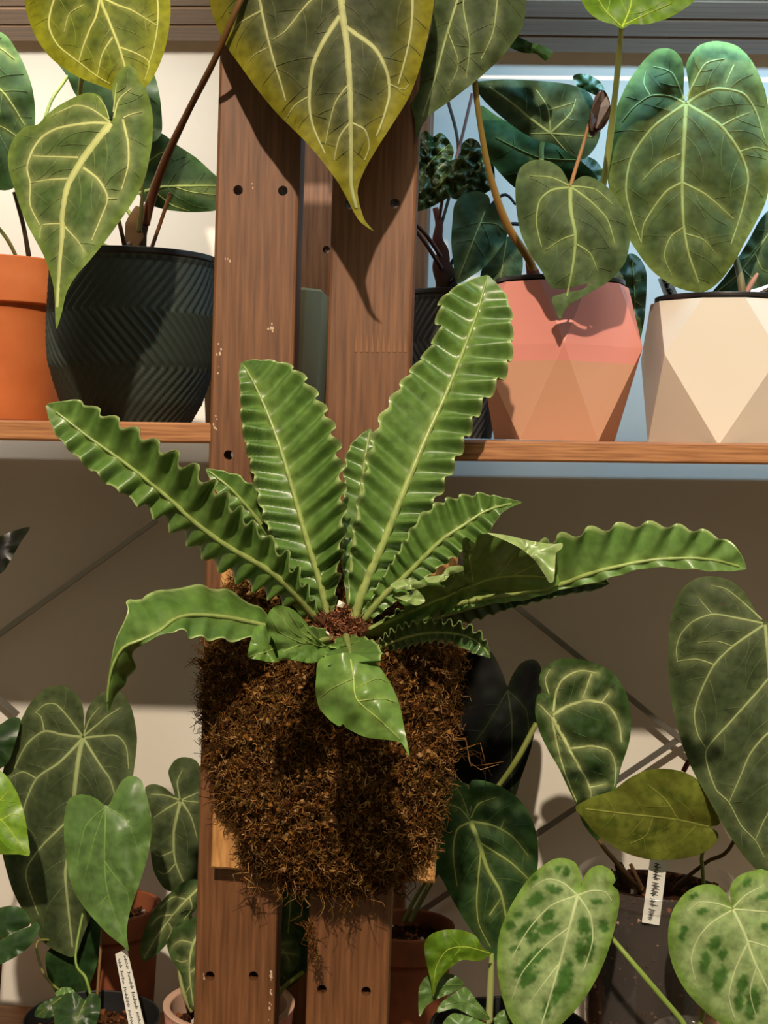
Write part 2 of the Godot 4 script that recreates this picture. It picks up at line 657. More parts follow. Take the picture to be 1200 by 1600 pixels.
func _ready() -> void:
	# camera: level vanishing point at (725, 684) of the 1200 x 1600 frame, a slight roll
	var back := -Vector3(125.0, 116.0, -F).normalized()
	var r := deg_to_rad(1.4)
	var up := Vector3(sin(r), cos(r), 0)
	up = (up - back * up.dot(back)).normalized()
	cam_b = Basis(up.cross(back), up, back).transposed()
	var cam := Camera3D.new()
	cam.name = "camera"
	cam.fov = rad_to_deg(2.0 * atan(800.0 / F))
	cam.transform = Transform3D(cam_b, Vector3(0, 0, D))
	cam.near = 0.02
	cam.current = true
	add_child(cam)
	var we := WorldEnvironment.new()
	we.name = "environment"
	var env := Environment.new()
	env.background_mode = Environment.BG_COLOR
	env.background_color = Color(0.0, 0.0, 0.0)
	env.tonemap_mode = Environment.TONE_MAPPER_LINEAR
	env.tonemap_exposure = 1.0
	env.sdfgi_enabled = true
	env.ssao_enabled = true
	env.ssil_enabled = true
	we.environment = env
	add_child(we)
	# the warm spot lamp in front of and above the shelves
	var key := SpotLight3D.new()
	key.name = "warm_spot"
	key.light_color = Color(1.0, 0.92, 0.82)
	key.light_energy = 7.2
	key.light_size = 0.028
	key.spot_range = 6.0
	key.spot_attenuation = 2.0
	key.spot_angle = 24.0
	key.spot_angle_attenuation = 0.6
	key.shadow_enabled = true
	add_child(key)
	key.position = Vector3(-0.1, 1.42, 2.0)
	key.look_at(Vector3(-0.04, -0.08, -0.1))
	# grow-light bars under the upper shelf
	for a in [[-0.44, 0.42, Color(1.0, 0.96, 0.90), 0.15], [0.33, 0.60, Color(0.66, 0.86, 1.0), 0.19]]:
		var ar := AreaLight3D.new()
		ar.name = "bar_glow"
		ar.light_color = a[2]
		ar.light_energy = a[3]
		ar.area_size = Vector2(a[1], 0.02)
		ar.area_range = 5.0
		ar.area_attenuation = 2.0
		ar.shadow_enabled = true
		add_child(ar, true)
		ar.position = Vector3(a[0], 0.330, -0.095)
		ar.rotation = Vector3(-PI * 0.22, 0, 0)
	# added fill light: an unseen ceiling panel that softens the shadows
	var pan := AreaLight3D.new()
	pan.name = "added_fill_glow"
	pan.light_color = Color(1.0, 1.0, 0.92)
	pan.light_energy = 1.6
	pan.area_size = Vector2(0.9, 0.9)
	pan.area_range = 6.0
	pan.area_attenuation = 2.0
	pan.shadow_enabled = true
	add_child(pan)
	pan.position = Vector3(0.3, 1.67, 1.3)
	pan.rotation = Vector3(-PI / 2, 0, 0)
	nz.seed = 4
	nz.noise_type = FastNoiseLite.TYPE_SIMPLEX_SMOOTH
	nz.frequency = 0.012
	nz.fractal_octaves = 3
	nf.seed = 8
	nf.frequency = 0.02
	rng.seed = 77
	make_materials()
	palettes()
	room()
	shelves()
	lamps()
	mounted_fern()
	upper_left()
	upper_right()
	lower_left()
	lower_right()

func palettes() -> void:
	var g := func(main: Color, alt: Color, vein: Color, halo: float, hw: float, margin: Color, mw: float, edge: Color, spot := Color.BLACK, bk := Color(0.16, 0.19, 0.07)) -> Dictionary:
		return {"main": main, "alt": alt, "vein": vein, "halo": halo, "hw": hw, "margin": margin, "mw": mw, "edge": edge, "spot": spot, "back": bk}
	PAL.yellow = g.call(lin(112, 124, 34), lin(66, 86, 36), lin(204, 206, 124), 0.25, 7.0, lin(146, 148, 34), 30.0, lin(196, 190, 90))
	PAL.front = g.call(lin(86, 108, 58), lin(70, 96, 52), lin(196, 200, 132), 0.38, 7.0, lin(120, 142, 66), 10.0, lin(170, 178, 100))
	PAL.dark = g.call(lin(48, 76, 38), lin(38, 64, 34), lin(150, 164, 90), 0.25, 5.0, lin(60, 90, 44), 6.0, lin(110, 130, 70))
	PAL.olive = g.call(lin(62, 68, 42), lin(54, 62, 40), lin(170, 172, 116), 0.3, 8.0, lin(132, 126, 34), 34.0, lin(184, 172, 90))
	PAL.velvet = g.call(lin(66, 78, 48), lin(56, 70, 44), lin(158, 170, 114), 0.3, 8.0, lin(84, 98, 58), 6.0, lin(150, 156, 96))
	PAL.grey = g.call(lin(74, 90, 60), lin(62, 80, 52), lin(154, 172, 106), 0.32, 8.0, lin(92, 112, 70), 8.0, lin(140, 156, 98))
	PAL.big = g.call(lin(68, 84, 42), lin(52, 72, 40), lin(150, 166, 102), 0.36, 9.0, lin(112, 128, 62), 12.0, lin(160, 174, 100))
	PAL.blue = g.call(lin(56, 86, 66), lin(46, 76, 58), lin(160, 184, 124), 0.35, 7.0, lin(70, 100, 74), 6.0, lin(140, 168, 124))
	PAL.lime = g.call(lin(120, 160, 40), lin(104, 148, 36), lin(178, 200, 80), 0.2, 6.0, lin(132, 168, 50), 6.0, lin(170, 196, 90))
	PAL.heart = g.call(lin(104, 136, 76), lin(88, 124, 62), lin(126, 156, 84), 0.15, 6.0, lin(106, 140, 70), 8.0, lin(170, 190, 130))
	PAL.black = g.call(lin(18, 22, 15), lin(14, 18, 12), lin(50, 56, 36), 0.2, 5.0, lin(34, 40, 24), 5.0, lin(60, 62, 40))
	PAL.stripe = g.call(lin(52, 78, 38), lin(44, 68, 34), lin(186, 196, 132), 0.5, 6.0, lin(70, 98, 48), 6.0, lin(140, 160, 96))
	PAL.silver = g.call(lin(152, 174, 112), lin(118, 150, 86), lin(190, 204, 150), 0.5, 10.0, lin(126, 160, 70), 12.0, lin(196, 206, 150), lin(60, 104, 38))
	PAL.under = g.call(lin(132, 140, 58), lin(116, 128, 50), lin(150, 156, 76), 0.2, 8.0, lin(126, 136, 54), 10.0, lin(130, 140, 70), lin(92, 108, 40))
	PAL.pale = g.call(lin(150, 176, 104), lin(132, 162, 88), lin(176, 192, 120), 0.2, 6.0, lin(170, 190, 120), 4.0, lin(196, 210, 150))
	PAL.fern = g.call(lin(116, 150, 72), lin(94, 132, 56), lin(166, 186, 100), 0.25, 7.0, lin(112, 150, 64), 5.0, lin(190, 208, 136))

func slab(called: String, size: Vector3, at: Vector3, mat: Material) -> void:
	var o := MeshInstance3D.new()
	var b := BoxMesh.new()
	b.size = size
	b.material = mat
	o.mesh = b
	o.name = called
	o.position = at
	o.set_meta("kind", "structure")
	add_child(o)

func room() -> void:
	var fl := tmat(ramp_tex(21, 0.02, [c8(120, 92, 66), c8(140, 110, 80)], 128, 128, 3, 0.05), Vector3(2, 2, 2), 0.6)
	slab("wall_back", Vector3(3.6, 3.4, 0.1), Vector3(0, 0.1, WALL_Z - 0.05), M.wall)
	slab("wall_front", Vector3(3.6, 3.4, 0.1), Vector3(0, 0.1, 2.65), M.wall)
	slab("wall_left", Vector3(0.1, 3.4, 3.2), Vector3(-1.75, 0.1, 1.15), M.wall)
	slab("wall_right", Vector3(0.1, 3.4, 3.2), Vector3(1.75, 0.1, 1.15), M.wall)
	slab("floor", Vector3(3.6, 0.1, 3.2), Vector3(0, -1.55, 1.15), fl)
	slab("ceiling", Vector3(3.6, 0.1, 3.2), Vector3(0, 1.75, 1.15), M.wall)

func post(called: String, top: Vector3, bottom: Vector3, width: float, thick: float, holes: Array, parent: Node3D) -> void:
	var c := CSGCombiner3D.new()
	c.name = called
	parent.add_child(c, true)
	var axis := (top - bottom)
	var h := axis.length()
	axis /= h
	var x := axis.cross(Vector3.BACK).normalized()
	c.transform = Transform3D(Basis(x, axis, x.cross(axis)), bottom - parent.position)
	var poly := CSGPolygon3D.new()
	poly.name = "body"
	var a := width * 0.5
	var b := thick
	var q := 0.0022
	poly.polygon = PackedVector2Array([Vector2(-a + q, 0), Vector2(-a + q * 0.3, q * 0.3), Vector2(-a, q), Vector2(-a, b - q), Vector2(-a + q, b), Vector2(a - q, b), Vector2(a, b - q), Vector2(a, q), Vector2(a - q * 0.3, q * 0.3), Vector2(a - q, 0)])
	poly.mode = CSGPolygon3D.MODE_DEPTH
	poly.depth = h
	poly.rotation = Vector3(-PI / 2, 0, 0)
	poly.position = Vector3(0, h, 0)
	poly.material = M.post
	c.add_child(poly)
	for p in holes:
		var l: Vector3 = c.transform.affine_inverse() * (p - parent.position)
		var cy := CSGCylinder3D.new()
		cy.name = "hole"
		cy.operation = CSGShape3D.OPERATION_SUBTRACTION
		cy.radius = 0.0033
		cy.height = 0.2
		cy.sides = 20
		cy.rotation = Vector3(PI / 2, 0, 0)
		cy.position = Vector3(l.x, l.y, 0)
		cy.material = M.post
		c.add_child(cy, true)

func plank_bar(called: String, a: Vector3, b: Vector3, hy: float, hz: float, mat: Material, parent: Node3D) -> void:
	var m := MB.new()
	var t := (b - a).normalized()
	var w := t.cross(Vector3.BACK).normalized()
	bar(m, a, b, Vector3(0, 0, hz), w * -hy if w.y < 0 else w * hy, 0.0015, Color.WHITE)
	commit(m, called, mat, parent, parent)

func shelves() -> void:
	var th := 0.014
	for side in 2:
		var s: Node3D
		var yl: float
		if side == 0:
			s = thing("shelving_unit", "brown wooden slatted shelving unit holding the terracotta pot and the black chevron pot", "shelving unit", Vector3(-0.3, -1.5, -0.16))
			var top := P(414.5, -140, 0)
			var bot := P(359, 1800, 0)
			bot = bot + (bot - top).normalized() * 0.6
			post("front_post", top, bot, 0.0565, 0.03, [P(372, 297, 0), P(442, 298, 0), P(328, 1525, 0), P(396, 1525, 0), P(357, 711, 0)], s)
			var bk := Vector3(0, 0, -0.30)
			post("back_post", top + bk, bot + bk, 0.0565, 0.03, [P(510, 390, -0.3), P(460, 390, -0.3)], s)
			var a := P(0, 656, 0)
			var b := P(330, 661, 0)
			var t := (b - a).normalized()
			b = a + t * ((top.x + bot.x) * 0.5 + 0.02 - a.x)
			a = a - t * 0.45
			for k in 6:
				var zz := -0.032 - k * 0.0535 - (0.0185 if k == 5 else 0.0255)
				plank_bar("shelf_slat", a + Vector3(0, -th * 0.5, zz), b + t * (-0.052 if k == 5 else 0.0) + Vector3(0, -th * 0.5, zz), th * 0.5, (0.0185 if k == 5 else 0.0257), M.slat, s)
			plank_bar("shelf_rail", a + Vector3(0, -th * 0.5, -0.012), P(336, 661, 0) + Vector3(0.0, -th * 0.5, -0.012), th * 0.5, 0.0115, M.slat, s)
			left_y = (P(165, 658, 0)).y
			for k in 6:
				var zz := -0.006 - k * 0.051 - 0.0225
				var l := P(0, 50, -0.277)
				var q := P(330, 50.0, -0.277)
				var tt := (q - l).normalized()
				plank_bar("upper_slat", l - tt * 0.45 + Vector3(0, 0.008, 0.277 + zz), q + tt * (0.12 if k > 0 else -0.02) + Vector3(0, 0.008, 0.277 + zz), 0.008, 0.0225, M.bounce_lit_wood, s)
			for k in 6:
				var zz := -0.034 - k * 0.053 - 0.0225
				plank_bar("lower_slat", Vector3(a.x, LOW_Y - 0.008, zz), Vector3(b.x - 0.02, LOW_Y - 0.008, zz), 0.008, 0.024, M.slat, s)
			plank_bar("added_light_stop", Vector3(a.x, 0.387, -0.3105), Vector3(b.x, 0.387, -0.3105), 0.0325, 0.0025, M.bounce_lit_wood, s)  # added board that blocks spot light leaking down behind the upper slats
			chips(s, [[420, 510, 430, 520, 6], [343, 540, 340, 600, 6], [352, 400, 360, 410, 3], [335, 650, 336, 675, 5], [461, 560, 455, 680, 10], [424, 1515, 422, 1598, 14], [317, 1520, 320, 1526, 2], [393, 293, 396, 297, 2]])
			brace(s, P(-63, 1036, -0.335), P(245, 812, -0.335))
			brace(s, P(-63, 1036, -0.339), P(28, 1117, -0.339))
		else:
			s = thing("shelving_unit", "brown wooden slatted shelving unit holding the pink and white faceted pots", "shelving unit", Vector3(0.3, -1.5, -0.16))
			var top := P(599.5, -140, 0)
			var bot := P(534, 1800, 0)
			bot = bot + (bot - top).normalized() * 0.6
			post("front_post", top, bot, 0.057, 0.03, [P(546, 319, 0), P(617, 318, 0), P(503, 1546, 0), P(572, 1549, 0)], s)
			var bk := Vector3(0, 0, -0.30)
			post("back_post", top + bk, bot + bk, 0.057, 0.03, [], s)
			var joint := MB.new()
			for k in 10:
				var x0 := 556.0 + k * 8.6
				var p0 := P(x0 - 2.2, 550, 0.0001)
				var p1 := P(x0 + 2.2, 550, 0.0001)
				var p2 := P(x0 + 0.4, 520, 0.0001)
				var dz := Vector3(0, 0, 0.0002)
				joint.flat_tri(p0 + dz, p2 + dz, p1 + dz, lin(134, 90, 60))
				joint.flat_quad(p0, p0 + dz, p1 + dz, p1, lin(134, 90, 60))
			commit(joint, "finger_joint", M.print, s, s)
			var a := P(640, 687, 0)
			var b := P(1200, 693, 0)
			var t := (b - a).normalized()
			b = b + t * 0.4
			var a0 := a
			a = a - t * (a.x - (top.x + bot.x) * 0.5 + 0.02)
			for k in 6:
				var zz := -0.032 - k * 0.0535 - (0.0185 if k == 5 else 0.0255)
				plank_bar("shelf_slat", a + t * (0.052 if k == 5 else 0.0) + Vector3(0, -th * 0.5, zz), b + Vector3(0, -th * 0.5, zz), th * 0.5, (0.0185 if k == 5 else 0.0257), M.slat, s)
			plank_bar("shelf_rail", a0 + Vector3(0.004, -th * 0.5, -0.012), b + Vector3(0, -th * 0.5, -0.012), th * 0.5, 0.0115, M.slat, s)
			right_y = P(950, 690, 0).y
			for k in 6:
				var zz := -0.006 - k * 0.051 - 0.0225
				var l := P(830, 67, -0.277)
				var q := P(1200, 71.0, -0.277)
				var tt := (q - l).normalized()
				plank_bar("upper_slat", l - tt * (0.17 if k > 0 else 0.08) + Vector3(0, 0.008, 0.277 + zz), q + tt * 0.4 + Vector3(0, 0.008, 0.277 + zz), 0.008, 0.0225, M.bounce_lit_wood, s)
			for k in 6:
				var zz := -0.034 - k * 0.053 - 0.0225
				plank_bar("lower_slat", Vector3(-0.13, LOW_Y - 0.008, zz), Vector3(b.x, LOW_Y - 0.008, zz), 0.008, 0.024, M.slat, s)
			plank_bar("added_light_stop", Vector3(a.x, 0.387, -0.3105), Vector3(b.x, 0.387, -0.3105), 0.0325, 0.0025, M.bounce_lit_wood, s)  # added here too, an unseen stop for light between slats and wall
			var c := P(1066, 1155, -0.335)
			brace(s, P(560, 748, -0.335), c + (c - P(800, 938, -0.335)) * 0.9)
			brace(s, P(640, 1436, -0.339), c + (c - P(840, 1310, -0.335)) * 1.0)

# small pale chips where the stain is knocked off the post edges
func chips(s: Node3D, spots: Array) -> void:
	var m := MB.new()
	for q in spots:
		for k in q[4]:
			var t := rng.randf()
			var x: float = lerp(float(q[0]), float(q[2]), t) + rng.randfn(0, 1.6)
			var y: float = lerp(float(q[1]), float(q[3]), t) + rng.randfn(0, 3.0)
			var w := rng.randf_range(0.4, 2.2)
			var h := rng.randf_range(0.8, 3.4)
			m.flat_quad(P(x - w, y - h * 0.4, 0.00015), P(x + w * 0.3, y - h, 0.0002), P(x + w, y + h * 0.5, 0.00015), P(x - w * 0.4, y + h, 0.0002), lin(196, 172, 146))
	commit(m, "worn_chips", M.matte, s, s).set_meta("kind", "stuff")

func brace(s: Node3D, a: Vector3, b: Vector3) -> void:
	var m := MB.new()
	var t := (b - a).normalized()
	bar(m, a, b, t.cross(Vector3.BACK).normalized() * 0.0028, Vector3(0, 0, 0.0011), 0.0005, Color.WHITE)
	commit(m, "cross_brace", M.steel, s, s)

func lamps() -> void:
	var kp := Vector3(-0.1, 1.42, 2.0)
	var dir := (Vector3(-0.04, -0.08, -0.1) - kp).normalized()
	var s := thing("spot_lamp", "black ceiling spot lamp aimed down at the shelves", "lamp", kp)
	var glow := StandardMaterial3D.new()
	glow.emission_enabled = true
	glow.emission = Color(1.0, 0.90, 0.76)
	glow.emission_energy_multiplier = 4.0
	var can := MB.new()
	var path := PackedVector3Array([kp - dir * 0.14, kp - dir * 0.13, kp - dir * 0.012])
	tube(can, path, PackedFloat32Array([0.02, 0.036, 0.036]), 24, Color.WHITE, Color.WHITE)
	commit(can, "housing", M.black, s, s)
	var ln := MB.new()
	tube(ln, PackedVector3Array([kp - dir * 0.011, kp - dir * 0.006]), PackedFloat32Array([0.028, 0.028]), 24, Color.WHITE, Color.WHITE)
	commit(ln, "lamp_lens", glow, s, s)
	var st := MB.new()
	tube(st, PackedVector3Array([kp - dir * 0.1, Vector3(kp.x, 1.7, kp.z + 0.12)]), PackedFloat32Array([0.008, 0.008]), 10, Color.WHITE, Color.WHITE)
	commit(st, "stem", M.black, s, s)
	var cl := thing("added_fill_lamp", "added unseen square white ceiling panel for fill light in front of the shelves", "lamp", Vector3(0.3, 1.69, 1.3))  # invented fill lamp, body for the added area light overhead
	var fr := MB.new()
	bar(fr, Vector3(-0.17, 1.69, 1.3), Vector3(0.77, 1.69, 1.3), Vector3(0, 0, 0.47), Vector3(0, 0.01, 0), 0.002, Color.WHITE)
	var gp := StandardMaterial3D.new()
	gp.emission_enabled = true
	gp.emission = Color(1.0, 1.0, 0.92)
	gp.emission_energy_multiplier = 0.4
	var dm := MB.new()
	bar(dm, Vector3(-0.15, 1.677, 1.3), Vector3(0.75, 1.677, 1.3), Vector3(0, 0, 0.45), Vector3(0, 0.0025, 0), 0.001, Color.WHITE)
	var white := StandardMaterial3D.new()
	commit(fr, "frame", white, cl, cl)
	commit(dm, "fill_lamp_panel", gp, cl, cl)
	white.albedo_color = c8(226, 226, 224)
	white.roughness = 0.5
	for a in [[-0.44, 0.42, Color(1.0, 0.96, 0.88), "warm white light bar fixed under the upper shelf above the terracotta pot"], [0.33, 0.60, Color(0.66, 0.86, 1.0), "cool white light bar fixed under the upper shelf above the faceted pots"]]:
		var bl := thing("light_bar", a[3], "lamp", Vector3(a[0], 0.343, -0.090))
		var m := MB.new()
		bar(m, Vector3(a[0] - a[1] * 0.5, 0.341, -0.090), Vector3(a[0] + a[1] * 0.5, 0.341, -0.090), Vector3(0, 0, 0.010), Vector3(0, 0.005, 0), 0.002, Color.WHITE)
		commit(m, "housing", white, bl, bl)
		var g2 := StandardMaterial3D.new()
		g2.emission_enabled = true
		g2.emission = a[2]
		g2.emission_energy_multiplier = 2.0
		var m2 := MB.new()
		bar(m2, Vector3(a[0] - a[1] * 0.5 + 0.01, 0.3335, -0.090), Vector3(a[0] + a[1] * 0.5 - 0.01, 0.3335, -0.090), Vector3(0, 0, 0.004), Vector3(0, 0.0022, 0), 0.0008, Color.WHITE)
		commit(m2, "lamp_tube", g2, bl, bl)

# ---------------------------------------------------------------- pots
func soil_disc(c: Vector3, rad: float, parent: Node3D, root: Node3D, dark := true) -> void:
	var m := MB.new()
	var rings := 9
	var seg := 30
	var ca := lin(46, 30, 20) if dark else lin(80, 50, 30)
	m.add(c, ca)
	for k in rings:
		for s in seg:
			var an := TAU * s / seg
			var rr := rad * (k + 1) / rings
			var p := c + Vector3(cos(an) * rr, 0, sin(an) * rr)
			p.y += 0.004 * nf.get_noise_2d(p.x * 9000.0, p.z * 9000.0) + (-0.003 if k == rings - 1 else 0.0)
			m.add(p, ca * (0.7 + 0.6 * rng.randf()))
	for s in seg:
		m.tri(0, 1 + s, 1 + (s + 1) % seg)
	for k in rings - 1:
		for s in seg:
			var a := 1 + k * seg + s
			var b := 1 + k * seg + (s + 1) % seg
			m.quad(b, a, a + seg, b + seg)
	commit(m, "soil", M.soil, parent, root)
	var ch := MB.new()
	for k in 130:
		var an := rng.randf() * TAU
		var rr := rad * 0.93 * sqrt(rng.randf())
		var p := c + Vector3(cos(an) * rr, 0.001, sin(an) * rr)
		var sz := rng.randf_range(0.0012, 0.0038)
		var pick := rng.randf()
		var col := lin(196, 190, 176) if pick < 0.05 else (lin(120, 74, 44) if pick < 0.4 else lin(60, 38, 24))
		chunk(ch, p, sz, col)
	var o := commit(ch, "bark_chips", M.soil, parent, root)
	o.set_meta("kind", "stuff")

func chunk(m: MB, p: Vector3, sz: float, col: Color) -> void:
	var b := Basis(Vector3(rng.randf_range(-1, 1), rng.randf_range(-1, 1), rng.randf_range(-1, 1)).normalized(), rng.randf() * TAU)
	var q := []
	for d in [Vector3.RIGHT, Vector3.LEFT, Vector3.UP, Vector3.DOWN, Vector3.BACK, Vector3.FORWARD]:
		q.append(p + b * (d * sz * rng.randf_range(0.5, 1.3)))
	for f in [[0, 2, 4], [4, 2, 1], [1, 2, 5], [5, 2, 0], [0, 4, 3], [4, 1, 3], [1, 5, 3], [5, 0, 3]]:
		m.flat_tri(q[f[0]], q[f[2]], q[f[1]], col)

func round_pot(c: Vector3, h: float, rb: float, rt: float, wall: float, lip: float, lip_h: float, mat: Material, parent: Node3D, root: Node3D, col := Color.WHITE) -> void:
	var prof := [[0.001, 0.0], [rb, 0.0]]
	if lip > 0.0:
		prof.append_array([[rt - (rt - rb) * lip_h / h, h - lip_h], [rt + lip, h - lip_h], [rt + lip, h]])
	else:
		prof.append([rt, h])
	prof.append_array([[rt + lip - wall, h], [rt - wall, h - 0.03], [rb - wall, 0.004], [0.001, 0.004]])
	lathe("pot", soften(prof), c, 64, col, mat, parent, root)

# 3D-printed pot with zigzag ribs
func chevron_pot(c: Vector3, h: float, prof: Array, ribs: int, bands: int, depth: float, shift: float, col: Color, parent: Node3D, root: Node3D) -> void:
	var m := MB.new()
	var seg := ribs * 6
	var rows := 60
	for k in rows + 1:
		var t := float(k) / rows
		var f := t * (prof.size() - 1)
		var j: int = min(int(f), prof.size() - 2)
		var r: float = lerp(float(prof[j]), float(prof[j + 1]), f - j)
		var bt := t * bands
		var sh: float = abs(fposmod(bt, 2.0) - 1.0) * shift
		for s in seg:
			var an := TAU * s / seg
			var w := absf(fposmod(float(s) / 6.0 + sh, 1.0) * 2.0 - 1.0)
			var rr := r - depth * w * (1.0 if t < 0.97 else 0.0)
			m.add(c + Vector3(cos(an) * rr, t * h, sin(an) * rr), col)
	for k in rows:
		for s in seg:
			var a := k * seg + s
			var b := k * seg + (s + 1) % seg
			m.quad(a, b, b + seg, a + seg)
	commit(m, "pot", M.print, parent, root)
	var rt: float = prof[prof.size() - 1]
	lathe("pot_rim", soften([[rt - 0.001, h - 0.002], [rt + 0.0012, h], [rt + 0.0012, h + 0.004], [rt - 0.004, h + 0.004], [rt - 0.005, h - 0.03]], 0.0006), c, 64, lin(24, 24, 24), M.plastic, parent, root)
	lathe("pot_base", [[0.001, 0.0005], [float(prof[0]) - depth, 0.0005]], c, 48, col, M.print, parent, root)

# faceted pot: five-sided, widest at mid height, the points of the upper triangles cut by the rim
func faceted_pot(c: Vector3, h: float, hm: float, rm: float, rb: float, rt: float, turn: float, delta: float, cu: Color, cl: Color, split: float, parent: Node3D, root: Node3D) -> void:
	var m := MB.new()
	var at := func(deg: float, rad: float, y: float) -> Vector3:
		var an := deg_to_rad(deg)
		return c + Vector3(sin(an) * rad, y, cos(an) * rad)
	for k in 5:
		var b := turn + 72.0 * k
		var m0: Vector3 = at.call(b, rm, hm)
		var m1: Vector3 = at.call(b + 72, rm, hm)
		var t0: Vector3 = at.call(b + 36 - delta, rt, h)
		var t1: Vector3 = at.call(b + 36 + delta, rt, h)
		var tp: Vector3 = at.call(b - 36 + delta, rt, h)
		var d0: Vector3 = at.call(b + 36, rb, 0.0)
		var dp: Vector3 = at.call(b - 36, rb, 0.0)
		m.flat_quad(m0, t0, t1, m1, cu)
		m.flat_tri(m0, tp, t0, cu)
		if split > 0.0:
			# the upper print colour ends a little below the widest line
			var f := split / hm
			var e0 := m0.lerp(d0, f)
			var e1 := m1.lerp(d0, f)
			var ep := m0.lerp(dp, f)
			m.flat_quad(e0, m0, m1, e1, cu)
			m.flat_tri(e0, e1, d0, cl)
			m.flat_tri(ep, m0, e0, cu)
			m.flat_quad(dp, ep, e0, d0, cl)
		else:
			m.flat_tri(m0, m1, d0, cl)
			m.flat_tri(dp, m0, d0, cl)
		m.flat_tri(c, dp, d0, cl)
	commit(m, "pot", M.print, parent, root)
	var ins := cos(deg_to_rad(delta)) * rt
	lathe("liner", soften([[ins - 0.004, h - 0.02], [ins - 0.002, h + 0.001], [rt - 0.003, h + 0.001], [rt - 0.003, h + 0.0045], [rt - 0.008, h + 0.0045], [rt - 0.010, h - 0.04]], 0.0006), c, 60, lin(30, 27, 26), M.plastic, parent, root)

func label_stick(px: Array, z: Array, label: String, lines: int, seed_: int) -> void:
	var p := []
	for k in 4:
		p.append(P(px[k * 2], px[k * 2 + 1], z[k]))
	var o := thing("plant_label", label, "plant label", p[3])
	var m := MB.new()
	var dz := Vector3(0, 0, -0.0008)
	var col := lin(214, 212, 204)
	m.flat_quad(p[0], p[1], p[2], p[3], col)
	m.flat_quad(p[1] + dz, p[0] + dz, p[3] + dz, p[2] + dz, col)
	for k in 4:
		var j := (k + 1) % 4
		m.flat_quad(p[j], p[k], p[k] + dz, p[j] + dz, col)
	commit(m, "stick", M.plastic, o, o)
	var r := RandomNumberGenerator.new()
	r.seed = seed_
	var ink := MB.new()
	var up := Vector3(0, 0, 0.0003)
	# handwriting that runs along the stick
	for ln in lines:
		var v0 := (ln + 0.28) / lines
		var t := 0.07
		while t < 0.93:
			var word := r.randi_range(3, 7)
			var path := PackedVector3Array()
			for k in word * 4:
				var a: float = t + k * 0.011
				var s: float = v0 + [0.0, 0.42, 0.08, 0.3][k % 4] / lines * r.randf_range(0.6, 1.25)
				if a > 0.95:
					break
				var q: Vector3 = p[0].lerp(p[3], a).lerp(p[1].lerp(p[2], a), s)
				path.append(q + up)
			if path.size() > 3:
				var rad := PackedFloat32Array()
				for k in path.size():
					rad.append(0.00024)
				tube(ink, path, rad, 4, lin(30, 30, 34), lin(30, 30, 34))
			t += word * 0.044 + 0.03
	commit(ink, "handwriting", M.matte, o, o)

